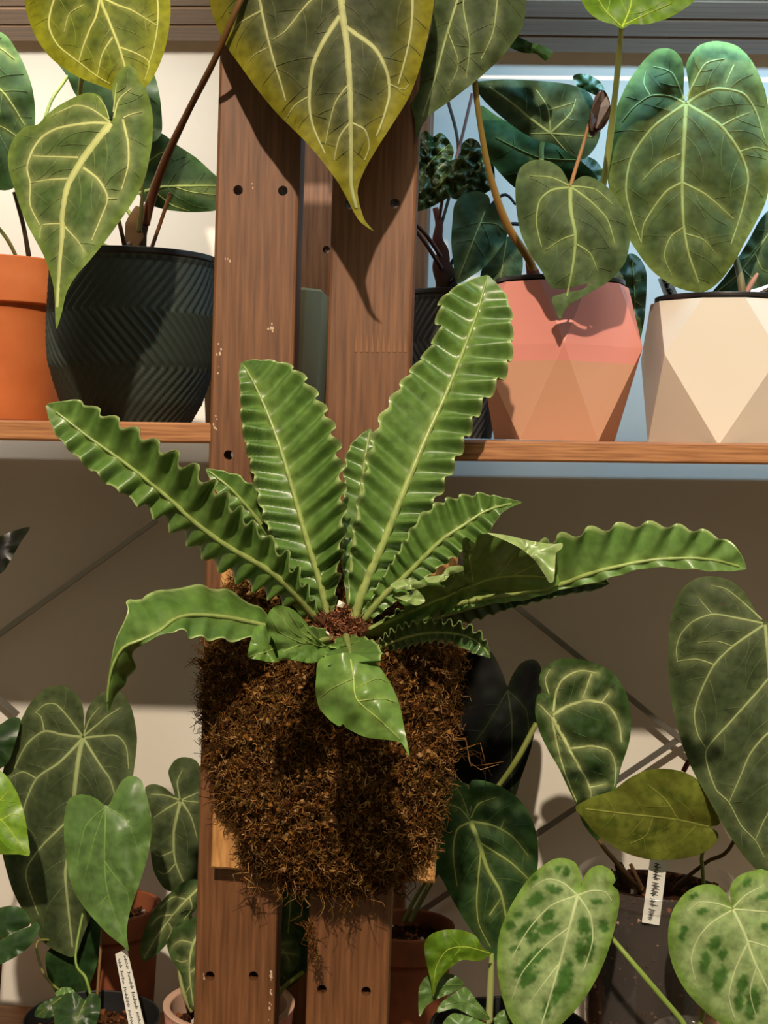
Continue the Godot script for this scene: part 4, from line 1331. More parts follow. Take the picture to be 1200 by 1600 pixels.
# ---------------------------------------------------------------- upper shelf, right
func upper_right() -> void:
	# small charcoal chevron pot with dark leaves
	var c := P(705, 650, -0.225)
	c.y = right_y
	var h := P(690, 458, -0.19).y - right_y
	var a := thing("potted_anthurium", "charcoal chevron pot with dark blistered leaves beside the wooden post", "potted plant", c)
	chevron_pot(c, h, [0.034, 0.038, 0.041, 0.042, 0.042, 0.0415], 40, 3, 0.0024, -4.4, lin(52, 50, 50), a, a)
	soil_disc(c + Vector3(0, h - 0.004, 0), 0.036, a, a)
	var dk := lin(62, 38, 32)
	stalk("stem", [694, 466, -0.22, 30, 698, 440, -0.22, 36, 690, 415, -0.22, 30, 692, 395, -0.22, 20, 684, 375, -0.22, 18, 686, 350, -0.22, 12, 680, 325, -0.22, 9], lin(44, 32, 24), lin(84, 46, 38), a, a, M.matte)
	stalk("petiole", [690, 420, -0.21, 7, 668, 385, -0.19, 6, 645, 355, -0.18, 5], dk, dk, a, a)
	stalk("petiole", [688, 400, -0.21, 7, 668, 370, -0.19, 6, 645, 346, -0.18, 5], dk, dk, a, a)
	stalk("petiole", [686, 345, -0.22, 6, 694, 300, -0.2, 5, 715, 240, -0.2, 5, 738, 146, -0.2, 5], lin(80, 50, 46), lin(96, 68, 66), a, a)
	stalk("petiole", [690, 350, -0.22, 5, 716, 240, -0.22, 5, 700, 158, -0.22, 5], lin(44, 34, 32), lin(44, 34, 32), a, a)
	stalk("petiole", [700, 420, -0.22, 6, 745, 350, -0.22, 6, 785, 305, -0.22, 5, 806, 320, -0.22, 4], lin(30, 26, 22), lin(30, 26, 22), a, a)
	stalk("petiole", [705, 440, -0.21, 6, 780, 360, -0.21, 6, 812, 350, -0.21, 6], lin(30, 26, 22), lin(30, 26, 22), a, a)
	var bl := {"mat": M.gloss, "bump": 0.010, "bf": 5.5, "wave": 0.003, "step": 5.0, "quilt": 0.002}
	leaf(a, a, PAL.dark, [-0.2, 0.1, 0.0], [700, 215], [655, 300], [646, 240, 655, 212, 666, 204, 676, 214, 688, 207, 702, 220, 709, 238, 700, 262, 680, 285, 655, 300, 646, 290], [[2, 702, 225, 675, 250, 652, 285]], bl)
	leaf(a, a, PAL.dark, [-0.17, 0.1, 0.0], [728, 235], [650, 325], [716, 246, 722, 224, 735, 216, 748, 222, 752, 238, 744, 258, 728, 285, 712, 302, 688, 316, 668, 326, 648, 328, 648, 292, 668, 268, 692, 254], [[2, 735, 238, 700, 275, 655, 320], [1.5, 712, 262, 700, 255], [1.5, 700, 276, 712, 290], [1.5, 680, 294, 672, 280]], bl)
	leaf(a, a, PAL.dark, [-0.18, 0.1, 0.0], [752, 245], [715, 312], [735, 248, 748, 238, 764, 244, 772, 262, 772, 290, 756, 303, 735, 306, 714, 312, 704, 306, 722, 284], [[2, 755, 250, 738, 280, 714, 308]], bl)
	leaf(a, a, PAL.blue, [-0.165, 0.05, 0.0], [757, 330], [714, 440], [707, 345, 710, 320, 724, 303, 746, 299, 762, 305, 766, 318, 760, 330, 772, 318, 786, 330, 794, 352, 790, 374, 774, 398, 756, 418, 736, 432, 714, 442, 708, 410, 705, 375], [[2.5, 758, 330, 742, 370, 716, 436], [1.5, 752, 348, 776, 350, 788, 360]], {"mat": M.velvet, "step": 6.0})
	leaf(a, a, PAL.blue, [-0.19, 0.05, 0.0], [790, 375], [780, 450], [754, 418, 776, 388, 792, 370, 806, 374, 816, 395, 816, 425, 806, 445, 780, 450, 752, 440], [[2, 792, 372, 786, 410, 780, 445]], {"mat": M.velvet, "step": 6.0})
	# pink faceted pot
	var c2 := P(868, 690, -0.115)
	c2.y = right_y
	var h2 := P(868, 445, -0.1).y - right_y
	var b := thing("potted_anthurium", "pink and tan faceted pot with grey-green heart leaves and a tall pale stalk", "potted plant", c2)
	faceted_pot(c2, h2, h2 * 0.60, px_m(131, -0.115), px_m(99, -0.115), px_m(106, -0.115), 0.0, 16.5, lin(218, 142, 130), lin(200, 150, 122), 0.012, b, b)
	soil_disc(c2 + Vector3(0, h2 - 0.006, 0), px_m(98, -0.115), b, b)
	stalk("petiole", [834, 440, -0.10, 14, 828, 408, -0.095, 13, 792, 350, -0.07, 12, 766, 275, -0.045, 10, 752, 205, -0.025, 9, 742, 128, -0.005, 9, 740, 40, 0.0, 8, 765, -60, 0.0, 8], lin(168, 116, 62), lin(134, 134, 68), b, b)
	stalk("petiole", [905, 440, -0.12, 11, 925, 360, -0.12, 11, 944, 280, -0.12, 11, 955, 200, -0.10, 10, 964, 120, -0.065, 9, 971, 44, -0.03, 8], lin(134, 140, 62), lin(176, 186, 112), b, b)
	stalk("petiole", [880, 440, -0.14, 9, 846, 250, -0.14, 8, 860, 210, -0.14, 7], lin(96, 110, 58), lin(110, 126, 66), b, b)
	stalk("petiole", [891, 292, -0.045, 6, 899, 265, -0.05, 6, 910, 230, -0.055, 6, 920, 195, -0.06, 5], lin(156, 112, 66), lin(140, 98, 60), b, b)
	stalk("stem", [838, 446, -0.1, 26, 832, 425, -0.1, 20, 826, 408, -0.1, 10], lin(92, 50, 42), lin(104, 56, 46), b, b, M.matte)
	leaf(b, b, PAL.dark, [-0.15, 0.0, 0.0], [860, 230], [780, 250], [745, 185, 752, 165, 775, 180, 820, 205, 870, 225, 920, 262, 935, 282, 928, 300, 890, 288, 850, 300, 815, 300, 785, 275, 760, 240], [[2, 900, 250, 840, 245, 775, 215]], {"mat": M.velvet, "bump": 0.005})
	leaf(b, b, PAL.blue, [-0.12, 0.1, -0.15], [860, 208], [748, 140], [741, 130, 760, 126, 790, 124, 852, 127, 895, 133, 920, 145, 934, 174, 938, 208, 929, 232, 911, 249, 888, 240, 866, 225, 842, 220, 813, 205, 779, 179, 752, 152], [[5, 860, 208, 830, 186, 804, 164, 765, 136], [4, 860, 208, 856, 170, 838, 141], [4, 860, 208, 891, 178, 900, 154], [3.5, 860, 208, 929, 214], [3, 860, 208, 886, 238], [3, 860, 208, 828, 209], [2.5, 856, 172, 880, 165, 898, 160]], {"mat": M.velvet})
	leaf(b, b, PAL.dark, [-0.13, 0.0, 0.0], [905, 118], [943, 145], [895, 120, 906, 115, 922, 118, 938, 128, 946, 144, 938, 152, 920, 144, 904, 138], [], {"mat": M.gloss, "step": 5.0})
	leaf(b, b, PAL.dark, [-0.16, 0.0, 0.0], [900, 255], [945, 290], [890, 252, 910, 244, 930, 250, 944, 270, 944, 292, 920, 296, 898, 290], [], {"mat": M.gloss, "step": 5.0})
	leaf(b, b, PAL.dark, [-0.17, 0.0, 0.0], [960, 410], [985, 592], [940, 445, 960, 415, 984, 396, 1000, 404, 1010, 425, 1010, 460, 1006, 505, 996, 550, 985, 585, 974, 598, 960, 560, 945, 500], [[2.5, 988, 405, 992, 480, 984, 570], [1.5, 990, 440, 1006, 436], [1.5, 992, 470, 1006, 480], [1.5, 991, 510, 1000, 526]], {"mat": M.gloss, "bump": 0.006, "bf": 4.0})
	leaf(b, b, PAL.velvet, [0.0, 0.12, 0.05], [740, -60], [651, 216], [830, -70, 828, -30, 823, 0, 818, 39, 804, 63, 784, 89, 750, 121, 707, 155, 673, 179, 660, 196, 651, 217, 648, 186, 640, 150, 655, 108, 672, 52, 680, 0, 690, -60, 760, -90], [[5, 735, -60, 716, -5, 696, 60, 680, 120, 660, 182], [3.5, 778, -40, 777, 0, 770, 52, 752, 92], [3, 728, -30, 724, 12, 734, 70, 728, 122], [2, 700, 50, 716, 100, 700, 140]], {"fold": -0.01, "bump": 0.004})
	leaf(b, b, PAL.dark, [-0.06, 0.0, 0.0], [806, 66], [862, 86], [792, 70, 806, 57, 830, 67, 850, 72, 864, 82, 852, 95, 838, 84, 815, 82], [], {"mat": M.velvet, "step": 5.0})
	leaf(b, b, PAL.grey, [-0.03, 0.06, 0.02], [891, 292], [875, 498], [889, 286, 877, 264, 858, 252, 834, 250, 814, 261, 806, 284, 806, 319, 813, 362, 828, 396, 846, 423, 861, 449, 884, 451, 905, 446, 929, 440, 910, 452, 886, 457, 862, 465, 867, 481, 875, 499, 886, 479, 914, 462, 953, 438, 977, 409, 985, 372, 984, 352, 975, 329, 953, 296, 930, 279, 911, 275, 896, 284, 891, 292], [[7, 891, 292, 892, 329, 899, 367, 896, 409, 886, 462], [4, 890, 293, 862, 297, 843, 314, 838, 348, 846, 386], [4, 893, 293, 922, 314, 949, 343, 961, 382], [3.5, 893, 291, 930, 296, 958, 320], [3.5, 889, 290, 860, 277, 828, 275], [3, 899, 367, 880, 373, 852, 391], [3, 898, 380, 922, 396, 934, 424]], {"quilt": 0.0015})
	leaf(b, b, PAL.lime, [-0.027, 0.0, 0.25], [972, 42], [1090, -10], [905, -20, 912, 8, 925, 24, 942, 34, 958, 38, 972, 45, 986, 38, 1010, 38, 1040, 30, 1066, 16, 1085, 0, 1090, -30, 1000, -50], [[3, 972, 42, 985, 10, 990, -30], [2, 970, 40, 945, 15, 930, -10], [2, 976, 38, 1010, 22, 1050, 5]], {"mat": M.thin, "step": 6.0})
	var dried := MB.new()
	for k in 3:
		var pr: Array = [[918, 200, 926, 168, 934, 142, 946, 143, 954, 165, 950, 190, 936, 206, 926, 214], [922, 195, 940, 160, 950, 150, 953, 175, 938, 200], [920, 190, 930, 150, 940, 140, 936, 170, 926, 205]][k]
		var poly := cat2(v2(pr), true, 6.0)
		var t3 := Geometry2D.triangulate_polygon(poly)
		var cent := Vector2(935, 175)
		for i in range(0, t3.size(), 3):
			var q := []
			for e in 3:
				var w := poly[t3[i + e]]
				q.append(P(w.x, w.y, -0.058 + k * 0.004 + 0.006 * nf.get_noise_2d(w.x * 90.0, w.y * 90.0 + k * 300.0)))
			var col := lin(74, 52, 42) * (0.8 + 0.5 * rng.randf())
			dried.flat_tri(q[0], q[1], q[2], col)
			dried.flat_tri(q[0] + Vector3(0, 0, -0.001), q[2] + Vector3(0, 0, -0.001), q[1] + Vector3(0, 0, -0.001), col)
	commit(dried, "dried_spathe", M.gloss, b, b)
	# white faceted pot
	var c3 := P(1129, 694, -0.135)
	c3.y = right_y - 0.001
	var h3 := P(1129, 473, -0.12).y - c3.y
	var w := thing("potted_anthurium", "cream white faceted pot with one big speckled heart leaf above it", "potted plant", c3)
	faceted_pot(c3, h3, h3 * 0.615, px_m(140, -0.135), px_m(116, -0.135), px_m(116, -0.135), 23.0, 15.0, lin(212, 203, 190), lin(212, 203, 190), 0.0, w, w)
	soil_disc(c3 + Vector3(0, h3 - 0.006, 0), px_m(106, -0.135), w, w)
	stalk("petiole", [1160, 470, -0.12, 13, 1158, 440, -0.12, 12, 1148, 400, -0.13, 10, 1110, 280, -0.13, 9, 1074, 165, -0.115, 8], lin(104, 84, 62), lin(140, 150, 90), w, w)
	stalk("petiole", [1162, 465, -0.12, 8, 1176, 440, -0.12, 9, 1184, 427, -0.12, 4], lin(170, 122, 108), lin(180, 134, 116), w, w)
	stalk("petiole", [1175, 470, -0.11, 6, 1190, 458, -0.11, 7, 1230, 440, -0.11, 7], lin(70, 48, 40), lin(70, 48, 40), w, w)
	leaf(w, w, PAL.blue, [-0.15, 0.1, 0.0], [1215, 330], [1112, 462], [1110, 463, 1130, 436, 1150, 408, 1170, 375, 1190, 340, 1220, 315, 1250, 330, 1250, 400, 1222, 432, 1190, 448, 1150, 457], [[3, 1215, 345, 1180, 395, 1150, 432, 1120, 456], [2, 1192, 375, 1170, 400, 1160, 405], [2, 1180, 396, 1190, 420, 1200, 425], [2, 1160, 420, 1180, 440], [2, 1205, 360, 1220, 400]], {"mat": M.velvet, "step": 6.0})
	leaf(w, w, PAL.big, [-0.11, 0.06, 0.05], [1072, 160], [1096, 458], [1070, 158, 1068, 140, 1069, 116, 1065, 92, 1050, 77, 1026, 77, 1002, 99, 978, 135, 958, 184, 949, 242, 950, 285, 963, 329, 987, 380, 1018, 422, 1055, 448, 1096, 457, 1123, 441, 1147, 410, 1163, 380, 1181, 348, 1198, 310, 1206, 250, 1203, 190, 1195, 140, 1176, 97, 1152, 72, 1120, 64, 1094, 70, 1080, 84, 1072, 102, 1075, 125, 1077, 145, 1074, 157], [[7, 1072, 162, 1069, 217, 1066, 285, 1068, 348, 1076, 396, 1092, 442], [5, 1070, 163, 1021, 198, 987, 246, 978, 295, 987, 338, 1002, 380], [4, 1070, 161, 1045, 150, 1016, 150, 990, 168, 972, 190], [4, 1069, 155, 1050, 114, 1021, 104], [5, 1074, 163, 1123, 193, 1156, 237, 1169, 280, 1158, 333, 1142, 382], [5, 1074, 161, 1098, 146, 1123, 138, 1161, 146, 1181, 174, 1195, 217], [4, 1074, 152, 1084, 130, 1103, 99, 1132, 92], [3, 1147, 101, 1134, 130], [4, 1066, 285, 1040, 300, 1007, 348, 1002, 380], [4, 1066, 285, 1103, 304, 1147, 343], [3, 1128, 196, 1150, 184, 1172, 176], [2.5, 1064, 240, 1030, 255, 1004, 282], [3, 1016, 150, 1006, 130, 1010, 110], [2.5, 1069, 355, 1048, 370, 1038, 400, 1050, 430], [2.5, 1070, 365, 1100, 375, 1120, 400], [2.5, 1156, 237, 1180, 230, 1200, 236]], {"fold": -0.005, "quilt": 0.002, "bump": 0.003})
	label_stick([1028, 436, 1044, 428, 1064, 470, 1042, 474], [-0.15, -0.15, -0.14, -0.14], "white handwritten plant label in the cream faceted pot", 1, 5)

# ---------------------------------------------------------------- bottom shelf, left
func low_pot(x: float, y: float, z: float) -> Array:
	var c := P(x, y, z)
	return [Vector3(c.x, LOW_Y, c.z), c.y - LOW_Y]

func lower_left() -> void:
	var gs := lin(120, 140, 66)
	# plant whose pot stands past the frame edge
	var q := low_pot(-95, 1440, -0.11)
	var e := thing("potted_anthurium", "potted plant with a bright lime leaf and glossy dark leaves beside the large velvety leaf", "potted plant", q[0])
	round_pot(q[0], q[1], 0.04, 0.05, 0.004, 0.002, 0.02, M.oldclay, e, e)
	soil_disc(q[0] + Vector3(0, q[1] - 0.012, 0), 0.044, e, e)
	stalk("petiole", [-95, 1450, -0.11, 7, -70, 1350, -0.09, 6, -62, 1260, -0.07, 6], gs, gs, e, e)
	stalk("petiole", [-95, 1450, -0.11, 7, -80, 1300, -0.13, 6, -40, 1170, -0.14, 6], gs, gs, e, e)
	stalk("petiole", [-90, 1450, -0.10, 6, -40, 1455, -0.07, 5, 30, 1450, -0.05, 4], gs, gs, e, e)
	stalk("petiole", [-98, 1450, -0.12, 7, -110, 1250, -0.12, 6, -90, 1000, -0.11, 6, -42, 862, -0.092, 5], gs, gs, e, e)
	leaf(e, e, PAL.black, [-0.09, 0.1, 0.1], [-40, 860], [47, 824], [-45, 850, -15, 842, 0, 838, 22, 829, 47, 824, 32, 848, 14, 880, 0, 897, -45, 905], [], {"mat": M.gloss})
	leaf(e, e, PAL.dark, [-0.14, 0, 0], [-20, 1150], [10, 1200], [-60, 1150, -20, 1138, 0, 1132, 16, 1122, 32, 1124, 24, 1160, 8, 1196, -40, 1210], [], {"mat": M.gloss, "step": 6.0})
	leaf(e, e, PAL.lime, [-0.07, 0.1, 0.05], [-60, 1260], [46, 1336], [-80, 1205, -30, 1196, 0, 1204, 16, 1220, 30, 1246, 40, 1282, 45, 1318, 46, 1337, 30, 1335, 0, 1335, -40, 1334, -80, 1310], [[3, -60, 1250, 0, 1280, 40, 1332], [2, -20, 1270, 0, 1250, 14, 1235], [2, 0, 1282, 20, 1272, 34, 1275]], {"mat": M.gloss})
	leaf(e, e, PAL.dark, [-0.045, 0.1, 0.2], [48, 1440], [-20, 1470], [-40, 1425, 0, 1418, 20, 1415, 36, 1420, 46, 1432, 46, 1446, 30, 1453, 0, 1466, -40, 1480], [], {"mat": M.gloss, "step": 6.0, "quilt": 0.0})
	leaf(e, e, PAL.dark, [-0.035, 0.1, 0.2], [48, 1446], [-20, 1510], [-40, 1482, 0, 1468, 30, 1453, 46, 1448, 56, 1440, 62, 1447, 58, 1462, 46, 1479, 26, 1494, 0, 1507, -40, 1518], [], {"mat": M.gloss, "step": 6.0})
	# brown clay pot with the large velvety leaf
	q = low_pot(172, 1412, -0.20)
	var a := thing("potted_anthurium", "dark brown clay pot with one very large velvety leaf veined pale yellow", "potted plant", q[0])
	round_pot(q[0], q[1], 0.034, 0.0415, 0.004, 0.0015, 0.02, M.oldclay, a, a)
	soil_disc(q[0] + Vector3(0, q[1] - 0.014, 0), 0.037, a, a)
	stalk("petiole", [150, 1430, -0.20, 6, 140, 1300, -0.19, 6, 131, 1200, -0.165, 6, 129, 1155, -0.148, 6], gs, gs, a, a)
	leaf(a, a, PAL.velvet, [-0.145, 0.02, 0.06], [129, 1153], [117, 1494], [131, 1124, 129, 1102, 119, 1084, 96, 1071, 69, 1077, 45, 1102, 27, 1139, 10, 1184, 3, 1215, 0, 1260, 0, 1310, 6, 1345, 20, 1392, 41, 1432, 69, 1473, 98, 1491, 117, 1494, 130, 1462, 150, 1411, 180, 1325, 203, 1242, 209, 1205, 214, 1153, 206, 1108, 192, 1084, 178, 1076, 155, 1085, 138, 1105, 133, 1125, 131, 1150], [[8, 129, 1153, 122, 1187, 116, 1239, 108, 1325, 102, 1370, 113, 1480], [5, 128, 1155, 93, 1191, 57, 1217, 38, 1260, 32, 1300], [5, 127, 1152, 96, 1148, 69, 1143, 42, 1163, 22, 1201], [4, 128, 1150, 112, 1128, 88, 1101, 70, 1101, 55, 1114], [3, 69, 1143, 64, 1120, 55, 1113], [3, 57, 1217, 36, 1206, 16, 1215], [5, 131, 1155, 158, 1198, 172, 1218, 180, 1246], [4.5, 132, 1153, 152, 1151, 182, 1150, 197, 1167, 201, 1202], [4, 131, 1150, 150, 1134, 168, 1119, 188, 1106], [3, 131, 1148, 140, 1124, 156, 1104], [4, 112, 1277, 69, 1318, 42, 1356, 43, 1382, 60, 1430], [3, 107, 1330, 128, 1360, 140, 1390]], {"fold": -0.006, "quilt": 0.002})
	leaf(a, a, PAL.dark, [-0.13, 0, 0], [118, 1390], [118, 1494], [96, 1372, 116, 1395, 142, 1440, 130, 1466, 118, 1496, 106, 1450], [], {"mat": M.gloss, "step": 5.0, "fold": -0.03})
	leaf(a, a, PAL.dark, [-0.14, 0, 0], [140, 1440], [100, 1550], [128, 1440, 144, 1436, 160, 1452, 152, 1505, 132, 1552, 96, 1560, 76, 1530, 72, 1490, 95, 1470], [], {"mat": M.velvet, "step": 6.0})
	stalk("petiole", [112, 1475, -0.14, 4, 60, 1470, -0.12, 4, 64, 1510, -0.11, 4, 78, 1534, -0.10, 4, 102, 1554, -0.09, 4], lin(120, 118, 60), lin(120, 118, 60), a, a)
	# pot with pale-striped leaves, pink and ribbed
	q = low_pot(358, 1567, -0.105)
	var p := thing("potted_anthurium", "pink ribbed pot behind the post with dark leaves striped pale green", "potted plant", q[0])
	var pm := MB.new()
	var prof := [[0.038, 0.0], [0.0495, q[1] - 0.006], [0.0505, q[1] - 0.001], [0.0505, q[1]], [0.0455, q[1]], [0.0445, q[1] - 0.002], [0.043, q[1] - 0.05]]
	for k in prof.size():
		for sg in 240:
			var an := TAU * sg / 240.0
			var rr: float = prof[k][0] - (0.0012 * abs(fposmod(sg / 4.0, 1.0) * 2.0 - 1.0) if k < 2 else 0.0)
			pm.add(q[0] + Vector3(cos(an) * rr, prof[k][1], sin(an) * rr), lin(226, 158, 146) if k < 2 else lin(212, 172, 150))
	for k in prof.size() - 1:
		for sg in 240:
			var i0 := k * 240 + sg
			var i1 := k * 240 + (sg + 1) % 240
			pm.quad(i0, i1, i1 + 240, i0 + 240)
	commit(pm, "pot", M.print, p, p)
	soil_disc(q[0] + Vector3(0, q[1] - 0.016, 0), 0.0435, p, p)
	stalk("petiole", [300, 1580, -0.10, 8, 286, 1548, -0.10, 7, 280, 1500, -0.11, 6, 292, 1440, -0.11, 6], lin(150, 146, 96), lin(130, 140, 80), p, p)
	stalk("petiole", [320, 1570, -0.11, 6, 300, 1450, -0.15, 6, 286, 1330, -0.165, 5, 282, 1251, -0.155, 5], gs, gs, p, p)
	stalk("petiole", [430, 1565, -0.10, 8, 446, 1540, -0.10, 7, 474, 1519, -0.10, 7], lin(130, 140, 62), lin(120, 134, 56), p, p)
	leaf(p, p, PAL.velvet, [-0.15, 0.02, 0.02], [282, 1251], [290, 1395], [227, 1230, 241, 1225, 258, 1231, 273, 1243, 268, 1225, 263, 1205, 274, 1187, 290, 1183, 308, 1190, 322, 1225, 326, 1300, 318, 1360, 304, 1384, 280, 1394, 258, 1389, 241, 1363, 235, 1325, 237, 1280, 230, 1248], [[6, 282, 1253, 272, 1297, 273, 1342, 286, 1378], [4, 281, 1252, 260, 1264, 240, 1278], [4, 280, 1250, 258, 1243, 236, 1241], [4, 284, 1253, 299, 1278, 308, 1310], [3.5, 281, 1249, 277, 1222, 285, 1203], [3.5, 284, 1250, 310, 1238], [3, 284, 1251, 312, 1254], [3, 272, 1330, 250, 1338, 240, 1332], [3, 274, 1350, 258, 1366, 246, 1360]], {"quilt": 0.002, "step": 6.0})
	leaf(p, p, PAL.stripe, [-0.12, 0.05, 0.02], [310, 1390], [222, 1500], [316, 1378, 300, 1374, 284, 1380, 265, 1396, 242, 1420, 226, 1452, 219, 1484, 225, 1502, 246, 1490, 272, 1462, 298, 1430, 322, 1400], [[4, 312, 1386, 278, 1420, 246, 1462, 225, 1498], [3, 292, 1406, 270, 1402, 250, 1420], [3, 270, 1430, 250, 1432, 236, 1446], [3, 296, 1402, 300, 1420, 288, 1436], [3, 262, 1442, 268, 1452, 262, 1468]], {"quilt": 0.003, "step": 6.0, "fold": -0.015})
	leaf(p, p, PAL.stripe, [-0.10, 0.05, 0.02], [320, 1450], [300, 1575], [318, 1432, 296, 1437, 273, 1452, 261, 1474, 267, 1497, 284, 1522, 288, 1550, 294, 1572, 312, 1578, 330, 1520], [[5, 316, 1446, 300, 1480, 296, 1520, 302, 1572], [3, 302, 1474, 282, 1470, 268, 1480], [3, 298, 1498, 284, 1504, 276, 1500], [3, 297, 1520, 312, 1508], [3, 297, 1540, 290, 1552], [3, 304, 1470, 318, 1462]], {"quilt": 0.003, "step": 6.0})
	leaf(p, p, PAL.dark, [-0.2, 0, 0], [450, 1380], [440, 1545], [420, 1390, 470, 1380, 496, 1420, 490, 1500, 450, 1545, 424, 1540], [[3, 455, 1390, 450, 1460, 444, 1530], [2, 452, 1440, 472, 1430]], {"mat": M.velvet})
	leaf(p, p, PAL.stripe, [-0.12, 0, 0], [430, 1470], [440, 1528], [420, 1460, 434, 1456, 452, 1459, 466, 1475, 469, 1499, 456, 1519, 434, 1528, 418, 1524], [[2.5, 425, 1470, 448, 1492, 452, 1515], [2, 432, 1478, 452, 1472], [2, 440, 1488, 462, 1492]], {"step": 5.0, "mat": M.velvet})
	# black nursery pot with the glossy heart leaf
	q = low_pot(144, 1588, -0.045)
	var b := thing("potted_anthurium", "black plastic nursery pot with a glossy mid-green heart leaf and small seedlings", "potted plant", q[0])
	round_pot(q[0], q[1], 0.038, 0.0485, 0.0015, 0.001, 0.006, M.black, b, b)
	soil_disc(q[0] + Vector3(0, q[1] - 0.014, 0), 0.0465, b, b, false)
	stalk("petiole", [143, 1560, -0.04, 5, 134, 1528, -0.04, 5, 118, 1494, -0.05, 4, 140, 1380, -0.07, 5, 165, 1262, -0.045, 5], lin(128, 152, 72), lin(120, 146, 70), b, b)
	stalk("petiole", [152, 1556, -0.07, 5, 156, 1500, -0.08, 5, 160, 1450, -0.09, 5], lin(120, 86, 48), lin(120, 92, 52), b, b)
	leaf(b, b, PAL.heart, [-0.04, 0.05, 0.07], [165, 1260], [201, 1486], [168, 1259, 148, 1246, 127, 1241, 108, 1248, 101, 1270, 100, 1311, 105, 1352, 114, 1390, 137, 1425, 168, 1459, 192, 1478, 201, 1486, 198, 1456, 203, 1425, 217, 1383, 230, 1342, 237, 1301, 235, 1270, 229, 1242, 220, 1218, 206, 1212, 192, 1218, 180, 1237], [[3, 165, 1261, 163, 1342, 168, 1394, 190, 1462], [2, 164, 1262, 134, 1291, 118, 1359], [2, 164, 1264, 147, 1312, 131, 1376], [2, 167, 1262, 199, 1284, 220, 1342], [2, 163, 1346, 182, 1372, 199, 1394, 200, 1420], [2, 168, 1400, 150, 1420]], {"mat": M.gloss, "quilt": 0.0028, "fold": -0.008, "bump": 0.004})
	leaf(b, b, PAL.dark, [-0.035, 0, 0.2], [98, 1556], [56, 1588], [54, 1588, 60, 1572, 72, 1564, 98, 1554, 94, 1572, 80, 1590], [[1.5, 96, 1558, 60, 1586]], {"mat": M.gloss, "step": 5.0})
	leaf(b, b, PAL.heart, [-0.04, 0, 0.2], [100, 1545], [116, 1556], [86, 1552, 96, 1543, 110, 1543, 118, 1552, 106, 1558, 94, 1560], [], {"mat": M.gloss, "step": 5.0})
	leaf(b, b, PAL.dark, [-0.02, 0, 0.2], [134, 1562], [112, 1625], [84, 1592, 90, 1566, 104, 1552, 120, 1552, 132, 1562, 140, 1553, 150, 1552, 157, 1562, 155, 1586, 144, 1612, 112, 1628, 90, 1615], [[1.5, 134, 1563, 122, 1590, 112, 1622]], {"mat": M.gloss, "step": 5.0})
	label_stick([180, 1491, 198, 1482, 227, 1608, 203, 1612], [-0.035, -0.035, -0.02, -0.02], "white handwritten plant label in the black nursery pot", 2, 11)

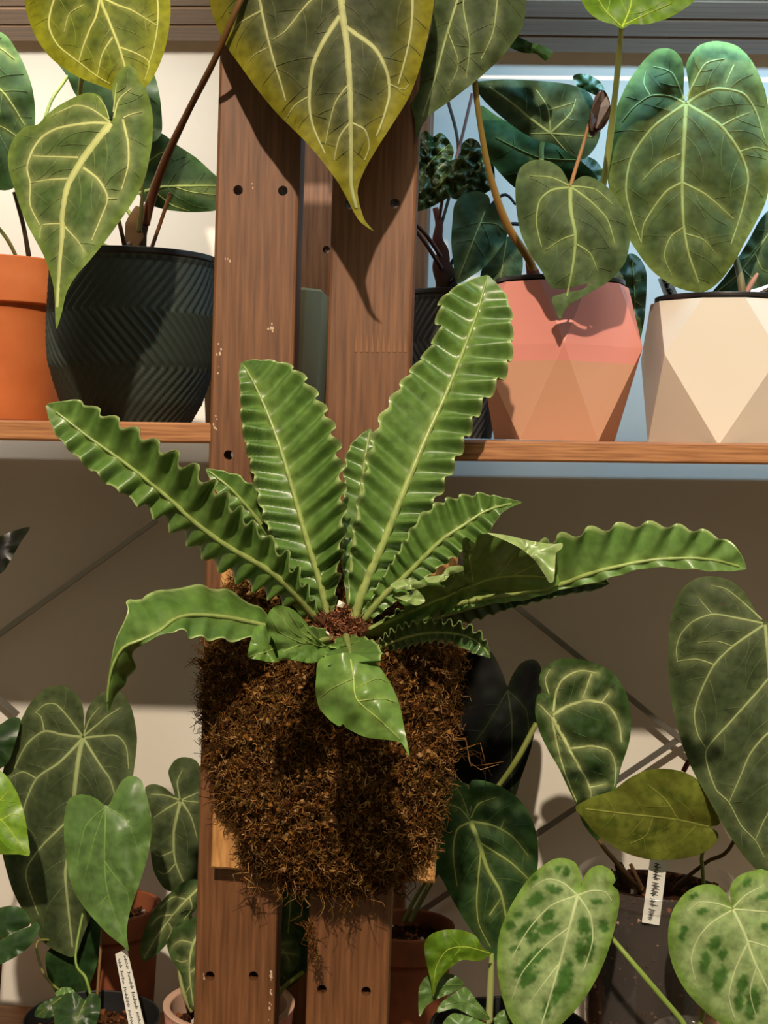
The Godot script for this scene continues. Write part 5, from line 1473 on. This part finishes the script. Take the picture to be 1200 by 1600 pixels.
# ---------------------------------------------------------------- bottom shelf, right
func lower_right() -> void:
	var gs := lin(118, 136, 62)
	var br := lin(98, 58, 38)
	# clay pot in the shade beside the post
	var q := low_pot(636, 1444, -0.185)
	var a := thing("potted_anthurium", "shaded terracotta pot beside the post with broad green and near-black leaves", "potted plant", q[0])
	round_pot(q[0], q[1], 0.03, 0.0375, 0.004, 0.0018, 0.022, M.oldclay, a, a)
	soil_disc(q[0] + Vector3(0, q[1] - 0.012, 0), 0.034, a, a)
	stalk("petiole", [640, 1440, -0.185, 8, 720, 1300, -0.2, 8, 777, 1230, -0.2, 8, 808, 1186, -0.195, 9, 838, 1130, -0.2, 9], lin(96, 104, 50), lin(128, 136, 66), a, a)
	stalk("petiole", [630, 1440, -0.18, 7, 660, 1385, -0.175, 7, 720, 1300, -0.15, 6, 735, 1283, -0.14, 6], lin(96, 104, 50), lin(100, 110, 54), a, a)
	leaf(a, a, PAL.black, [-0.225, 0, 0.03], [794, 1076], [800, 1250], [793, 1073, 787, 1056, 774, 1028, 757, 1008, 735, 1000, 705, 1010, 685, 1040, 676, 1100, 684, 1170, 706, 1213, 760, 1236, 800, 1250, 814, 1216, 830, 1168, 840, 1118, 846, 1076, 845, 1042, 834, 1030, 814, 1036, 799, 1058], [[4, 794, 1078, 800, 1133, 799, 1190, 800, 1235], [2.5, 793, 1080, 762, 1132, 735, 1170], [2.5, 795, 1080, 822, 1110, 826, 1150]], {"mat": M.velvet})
	leaf(a, a, PAL.dark, [-0.14, 0.06, 0.08], [735, 1283], [776, 1501], [734, 1273, 736, 1248, 730, 1228, 712, 1218, 697, 1230, 685, 1267, 680, 1320, 682, 1360, 692, 1376, 711, 1413, 734, 1450, 760, 1483, 776, 1501, 790, 1462, 812, 1426, 834, 1380, 841, 1345, 839, 1307, 830, 1277, 813, 1251, 787, 1231, 757, 1220, 737, 1219, 733, 1230, 737, 1262], [[8, 735, 1283, 748, 1316, 762, 1358, 782, 1394, 792, 1440], [4, 733, 1285, 714, 1297, 708, 1333, 714, 1384], [3.5, 752, 1325, 745, 1400, 748, 1443, 766, 1480], [4.5, 738, 1284, 770, 1290, 800, 1307, 826, 1338], [4, 748, 1316, 797, 1347, 826, 1374], [3, 736, 1278, 748, 1256, 776, 1246], [3, 733, 1280, 716, 1262, 692, 1256], [2.5, 732, 1275, 722, 1246, 714, 1232], [2, 782, 1296, 788, 1280], [3, 765, 1430, 785, 1400]], {"fold": -0.008, "quilt": 0.0018})
	# clear pot
	q = low_pot(1025, 1367, -0.14)
	var c := thing("potted_anthurium", "clear plastic pot of dark bark mix with puckered and olive leaves on brown stalks", "potted plant", q[0])
	var ch: float = q[1]
	lathe("pot", soften([[0.001, 0.0], [0.046, 0.0], [0.0575, ch - 0.012], [0.0595, ch - 0.012], [0.0605, ch], [0.0585, ch], [0.0570, ch - 0.012], [0.0452, 0.0015], [0.001, 0.0015]]), q[0], 72, Color.WHITE, M.clear, c, c)
	lathe("root_ball", [[0.001, 0.003], [0.0438, 0.003], [0.0552, ch - 0.013], [0.001, ch - 0.013]], q[0], 64, lin(44, 30, 22), M.soil, c, c)
	var cm := MB.new()
	for k in 1100:
		var an := rng.randf() * TAU
		var t := rng.randf()
		var rr := 0.0443 + 0.0112 * t
		var pick := rng.randf()
		var col := lin(190, 158, 124) if pick < 0.06 else (lin(96, 66, 44) if pick < 0.4 else lin(56, 38, 27))
		chunk(cm, q[0] + Vector3(cos(an) * rr, 0.006 + (ch - 0.022) * t, sin(an) * rr), rng.randf_range(0.0008, 0.0021), col)
	commit(cm, "bark_pieces", M.soil, c, c).set_meta("kind", "stuff")
	soil_disc(q[0] + Vector3(0, ch - 0.0125, 0), 0.0555, c, c)
	stalk("petiole", [1020, 1412, -0.135, 9, 1003, 1394, -0.13, 8, 962, 1346, -0.13, 8, 937, 1315, -0.13, 7, 905, 1260, -0.135, 6, 863, 1122, -0.14, 6], br, lin(96, 84, 48), c, c)
	stalk("petiole", [1046, 1400, -0.14, 7, 1061, 1381, -0.13, 7, 1104, 1347, -0.11, 6, 1147, 1314, -0.09, 6, 1200, 1150, -0.07, 6, 1196, 976, -0.045, 6], lin(76, 48, 36), lin(110, 96, 58), c, c)
	stalk("petiole", [1100, 1395, -0.12, 6, 1098, 1360, -0.11, 6, 1097, 1336, -0.10, 6, 1108, 1294, -0.075, 5], gs, gs, c, c)
	stalk("stem", [985, 1400, -0.15, 22, 975, 1372, -0.15, 18, 966, 1350, -0.15, 14], lin(44, 34, 26), lin(50, 38, 28), c, c, M.matte)
	stalk("root", [1005, 1390, -0.12, 6, 985, 1350, -0.13, 6], lin(150, 104, 64), lin(150, 104, 64), c, c)
	stalk("root", [995, 1395, -0.13, 5, 978, 1360, -0.13, 5], lin(130, 92, 60), lin(130, 92, 60), c, c)
	stalk("petiole", [1068, 1205, -0.12, 8, 1076, 1190, -0.12, 8, 1086, 1176, -0.13, 7], lin(120, 60, 58), lin(120, 60, 58), c, c)
	leaf(c, c, PAL.stripe, [-0.14, 0.12, 0.02], [863, 1120], [905, 1280], [867, 1100, 855, 1083, 840, 1086, 836, 1112, 843, 1143, 857, 1173, 873, 1200, 887, 1230, 900, 1257, 911, 1287, 934, 1312, 950, 1280, 963, 1230, 970, 1200, 983, 1160, 986, 1127, 980, 1087, 960, 1053, 927, 1035, 887, 1028, 860, 1035, 845, 1050, 842, 1067, 850, 1080, 862, 1090], [[7, 863, 1121, 883, 1157, 900, 1190, 920, 1227, 926, 1262], [6, 864, 1118, 888, 1103, 920, 1095, 950, 1103, 967, 1130, 971, 1160], [5, 864, 1112, 870, 1078, 882, 1059, 907, 1048, 934, 1052], [3, 925, 1052, 918, 1070, 910, 1093], [4.5, 891, 1170, 927, 1166, 953, 1174, 962, 1200, 960, 1228], [4, 863, 1126, 872, 1170, 884, 1212, 902, 1255], [3, 862, 1122, 846, 1104, 840, 1100], [3, 922, 1230, 945, 1226], [3, 940, 1098, 952, 1082], [3, 858, 1085, 852, 1062, 860, 1045]], {"quilt": 0.004, "bump": 0.004, "bf": 2.5, "fold": -0.01, "step": 7.0})
	leaf(c, c, PAL.under, [-0.06, 0.06, -0.25], [1108, 1292], [900, 1260], [899, 1261, 927, 1245, 957, 1235, 983, 1216, 1009, 1204, 1035, 1201, 1064, 1205, 1090, 1218, 1107, 1242, 1125, 1286, 1107, 1292, 1119, 1298, 1123, 1308, 1113, 1323, 1093, 1335, 1057, 1343, 1015, 1343, 976, 1332, 934, 1306, 911, 1278], [[4, 1108, 1292, 1050, 1280, 980, 1272, 915, 1264], [2.5, 1060, 1282, 1040, 1250, 1010, 1225], [2.5, 1020, 1277, 1010, 1305, 985, 1318]], {"spots": [[955, 1285, 22, 5, 4], [1000, 1305, 18, 6, -10], [1010, 1318, 14, 5, 0], [1030, 1295, 14, 5, -20], [1040, 1240, 14, 6, 25], [1068, 1250, 10, 5, 40], [1015, 1235, 10, 4, 30]], "mat": M.velvet, "fold": 0.004, "cup": 0.002})
	leaf(c, c, PAL.velvet, [-0.04, 0.02, 0.03], [1195, 974], [1195, 1380], [1192, 972, 1186, 966, 1174, 942, 1161, 922, 1139, 906, 1113, 900, 1087, 904, 1067, 919, 1054, 942, 1046, 978, 1044, 1026, 1046, 1075, 1054, 1121, 1067, 1166, 1083, 1205, 1106, 1247, 1132, 1293, 1158, 1332, 1181, 1358, 1205, 1375, 1240, 1340, 1290, 1250, 1310, 1100, 1290, 970, 1250, 920, 1220, 925, 1205, 945, 1198, 968], [[6, 1196, 976, 1205, 1100, 1208, 1240, 1204, 1350], [4.5, 1193, 977, 1145, 1010, 1116, 1039, 1096, 1078, 1085, 1114, 1090, 1147, 1104, 1171], [4, 1192, 974, 1148, 965, 1113, 960, 1083, 971, 1064, 991, 1057, 1012, 1058, 1034], [3, 1116, 1039, 1088, 1030, 1057, 1034], [3.5, 1190, 968, 1165, 945, 1135, 921, 1110, 915], [4, 1208, 1052, 1180, 1085, 1145, 1124, 1104, 1171, 1106, 1199, 1119, 1234, 1139, 1254, 1158, 1290, 1180, 1313, 1194, 1340], [4, 1208, 1140, 1190, 1155, 1171, 1180, 1156, 1215, 1139, 1254], [3.5, 1207, 1262, 1194, 1282, 1180, 1313], [2, 1145, 1010, 1120, 1002, 1090, 1004], [2, 1113, 960, 1100, 945, 1090, 932], [2.5, 1250, 1000, 1215, 985, 1198, 976]], {"fold": -0.004, "quilt": 0.0015})
	label_stick([1016, 1341, 1043, 1343, 1030, 1446, 1003, 1441], [-0.088, -0.088, -0.0825, -0.0825], "white handwritten plant label in the clear plastic pot", 1, 19)
	# white outer pot with black liner: seedlings and a silvery leaf
	q = low_pot(797, 1612, -0.06)
	var s := thing("potted_anthurium", "white pot with black liner holding small lime green seedlings", "potted plant", q[0])
	var h: float = q[1]
	round_pot(q[0], h - 0.006, 0.05, 0.0615, 0.002, 0.0, 0.0, M.plastic, s, s, lin(228, 226, 220))
	lathe("liner", soften([[0.050, 0.03], [0.0570, h], [0.0590, h], [0.0590, h + 0.003], [0.0565, h + 0.003], [0.0555, h - 0.03]], 0.0006), q[0], 64, Color.WHITE, M.black, s, s)
	soil_disc(q[0] + Vector3(0, h - 0.012, 0), 0.0555, s, s)
	stalk("petiole", [764, 1598, -0.06, 13, 766, 1550, -0.06, 12, 768, 1500, -0.06, 9, 768, 1490, -0.06, 7], lin(170, 176, 116), lin(150, 168, 88), s, s)
	leaf(s, s, PAL.lime, [-0.04, -0.05, 0.05], [766, 1490], [677, 1556], [663, 1475, 673, 1460, 693, 1453, 720, 1453, 743, 1462, 754, 1481, 768, 1490, 748, 1502, 723, 1500, 704, 1512, 686, 1532, 677, 1557, 673, 1532, 665, 1500], [[2, 766, 1490, 730, 1480, 700, 1484, 682, 1510, 677, 1545]], {"mat": M.thin, "step": 5.0, "fold": 0.01})
	leaf(s, s, PAL.heart, [-0.05, -0.05, 0.05], [726, 1538], [655, 1588], [654, 1548, 660, 1532, 672, 1523, 706, 1522, 726, 1537, 708, 1550, 682, 1562, 666, 1572, 655, 1588], [[1.5, 724, 1538, 690, 1542, 660, 1575]], {"mat": M.gloss, "step": 5.0})
	leaf(s, s, PAL.heart, [-0.03, -0.05, 0.05], [764, 1590], [683, 1582], [683, 1582, 690, 1566, 704, 1556, 727, 1542, 744, 1562, 766, 1592, 745, 1592, 712, 1576], [[1.5, 762, 1588, 725, 1565, 690, 1574]], {"mat": M.gloss, "step": 5.0})
	leaf(s, s, PAL.heart, [-0.02, -0.05, 0.1], [740, 1610], [692, 1602], [690, 1605, 698, 1590, 710, 1583, 738, 1590, 764, 1604, 740, 1620, 700, 1622], [], {"mat": M.gloss, "step": 5.0})
	leaf(s, s, PAL.heart, [-0.03, 0, 0.1], [770, 1600], [796, 1578], [772, 1592, 782, 1580, 796, 1576, 800, 1592, 790, 1606, 774, 1606], [], {"mat": M.gloss, "step": 5.0})
	# little clear cup with the paler silvery leaf
	q = low_pot(1085, 1612, -0.02)
	var f := thing("potted_anthurium", "small clear plastic cup with two big silvery green heart leaves spotted dark green", "potted plant", q[0])
	h = q[1]
	lathe("pot", soften([[0.001, 0.0], [0.021, 0.0], [0.0275, h - 0.005], [0.0285, h - 0.005], [0.0290, h], [0.0278, h], [0.0270, h - 0.006], [0.0203, 0.0015], [0.001, 0.0015]]), q[0], 56, Color.WHITE, M.clear, f, f)
	lathe("root_ball", [[0.001, 0.003], [0.0198, 0.003], [0.0255, h - 0.02], [0.001, h - 0.02]], q[0], 40, lin(64, 44, 30), M.soil, f, f)
	stalk("petiole", [1080, 1630, -0.02, 9, 1067, 1598, -0.02, 9, 1036, 1560, -0.02, 9, 1008, 1527, -0.02, 9, 975, 1488, -0.025, 8, 935, 1440, -0.04, 7, 904, 1399, -0.024, 6], lin(120, 142, 62), lin(132, 154, 70), f, f)
	stalk("petiole", [1088, 1625, -0.03, 8, 1110, 1540, -0.06, 7, 1145, 1421, -0.035, 6], gs, gs, f, f)
	leaf(f, f, PAL.silver, [-0.02, 0.02, 0.05], [1145, 1421], [1235, 1630], [1143, 1414, 1136, 1398, 1123, 1385, 1107, 1381, 1085, 1386, 1067, 1399, 1051, 1423, 1044, 1453, 1045, 1485, 1053, 1514, 1067, 1541, 1088, 1567, 1115, 1591, 1150, 1612, 1195, 1625, 1235, 1632, 1262, 1590, 1285, 1500, 1278, 1420, 1250, 1375, 1200, 1358, 1173, 1361, 1152, 1370, 1141, 1386, 1141, 1400, 1145, 1416], [[5, 1145, 1421, 1163, 1458, 1178, 1501, 1200, 1546, 1230, 1615], [3.5, 1143, 1423, 1112, 1442, 1091, 1466, 1080, 1498, 1086, 1532], [3.5, 1143, 1420, 1120, 1412, 1093, 1410, 1074, 1424], [3.5, 1147, 1421, 1173, 1423, 1210, 1428, 1245, 1450], [3.5, 1146, 1418, 1168, 1397, 1194, 1384], [3.5, 1168, 1474, 1148, 1517, 1139, 1557, 1148, 1592], [3, 1168, 1470, 1200, 1480, 1230, 1500], [2.5, 1182, 1512, 1172, 1550, 1182, 1590]], {"spots": [[1168, 1378, 8, 6, -20], [1117, 1474, 9, 13, 30], [1102, 1503, 8, 18, 10], [1124, 1530, 10, 20, 20], [1160, 1538, 9, 14, 15], [1155, 1567, 8, 12, 0], [1176, 1567, 11, 26, 10], [1069, 1452, 6, 7, 0], [1066, 1464, 5, 6, 0], [1130, 1492, 7, 10, 30], [1194, 1447, 8, 5, 0], [1098, 1424, 10, 5, -10], [1196, 1400, 12, 5, -20], [1085, 1400, 8, 4, -20]], "step": 4.6, "quilt": 0.0015, "fine": false})
	leaf(f, f, PAL.silver, [-0.02, 0.04, 0.06], [903, 1397], [836, 1632], [907, 1387, 908, 1370, 900, 1349, 883, 1341, 863, 1343, 840, 1359, 820, 1380, 797, 1417, 784, 1447, 778, 1473, 777, 1513, 783, 1550, 794, 1586, 812, 1614, 836, 1632, 860, 1616, 882, 1596, 901, 1576, 920, 1550, 940, 1513, 953, 1477, 963, 1440, 968, 1410, 966, 1392, 957, 1383, 962, 1376, 956, 1361, 940, 1352, 924, 1356, 912, 1371], [[5, 903, 1397, 892, 1440, 876, 1500, 856, 1570, 838, 1626], [3.5, 901, 1398, 880, 1380, 855, 1374, 830, 1388], [3.5, 900, 1400, 860, 1416, 826, 1452, 800, 1496], [3.5, 905, 1398, 924, 1392, 946, 1394, 956, 1408], [3.5, 904, 1401, 922, 1430, 926, 1470, 912, 1516], [3, 888, 1450, 850, 1480, 816, 1520, 800, 1560], [3, 874, 1506, 850, 1536, 826, 1570]], {"spots": [[885, 1362, 6, 8, 0], [865, 1390, 13, 7, 10], [836, 1406, 15, 10, -30], [856, 1430, 12, 8, -40], [823, 1453, 18, 9, -40], [857, 1450, 16, 9, -20], [833, 1466, 11, 7, -40], [820, 1513, 20, 10, -35], [838, 1494, 21, 10, -35], [826, 1530, 19, 8, -35], [883, 1527, 11, 27, 10], [870, 1553, 8, 18, 15], [913, 1447, 10, 14, 0], [907, 1487, 8, 20, 0], [922, 1480, 7, 23, 5], [933, 1410, 10, 5, 0], [853, 1580, 7, 14, 10], [797, 1446, 9, 7, -40], [943, 1446, 7, 10, 0], [872, 1357, 5, 5, 0], [836, 1372, 7, 4, -30], [808, 1430, 8, 5, -30], [805, 1482, 8, 5, -40]], "fold": -0.006, "step": 4.6, "quilt": 0.0015, "fine": false})
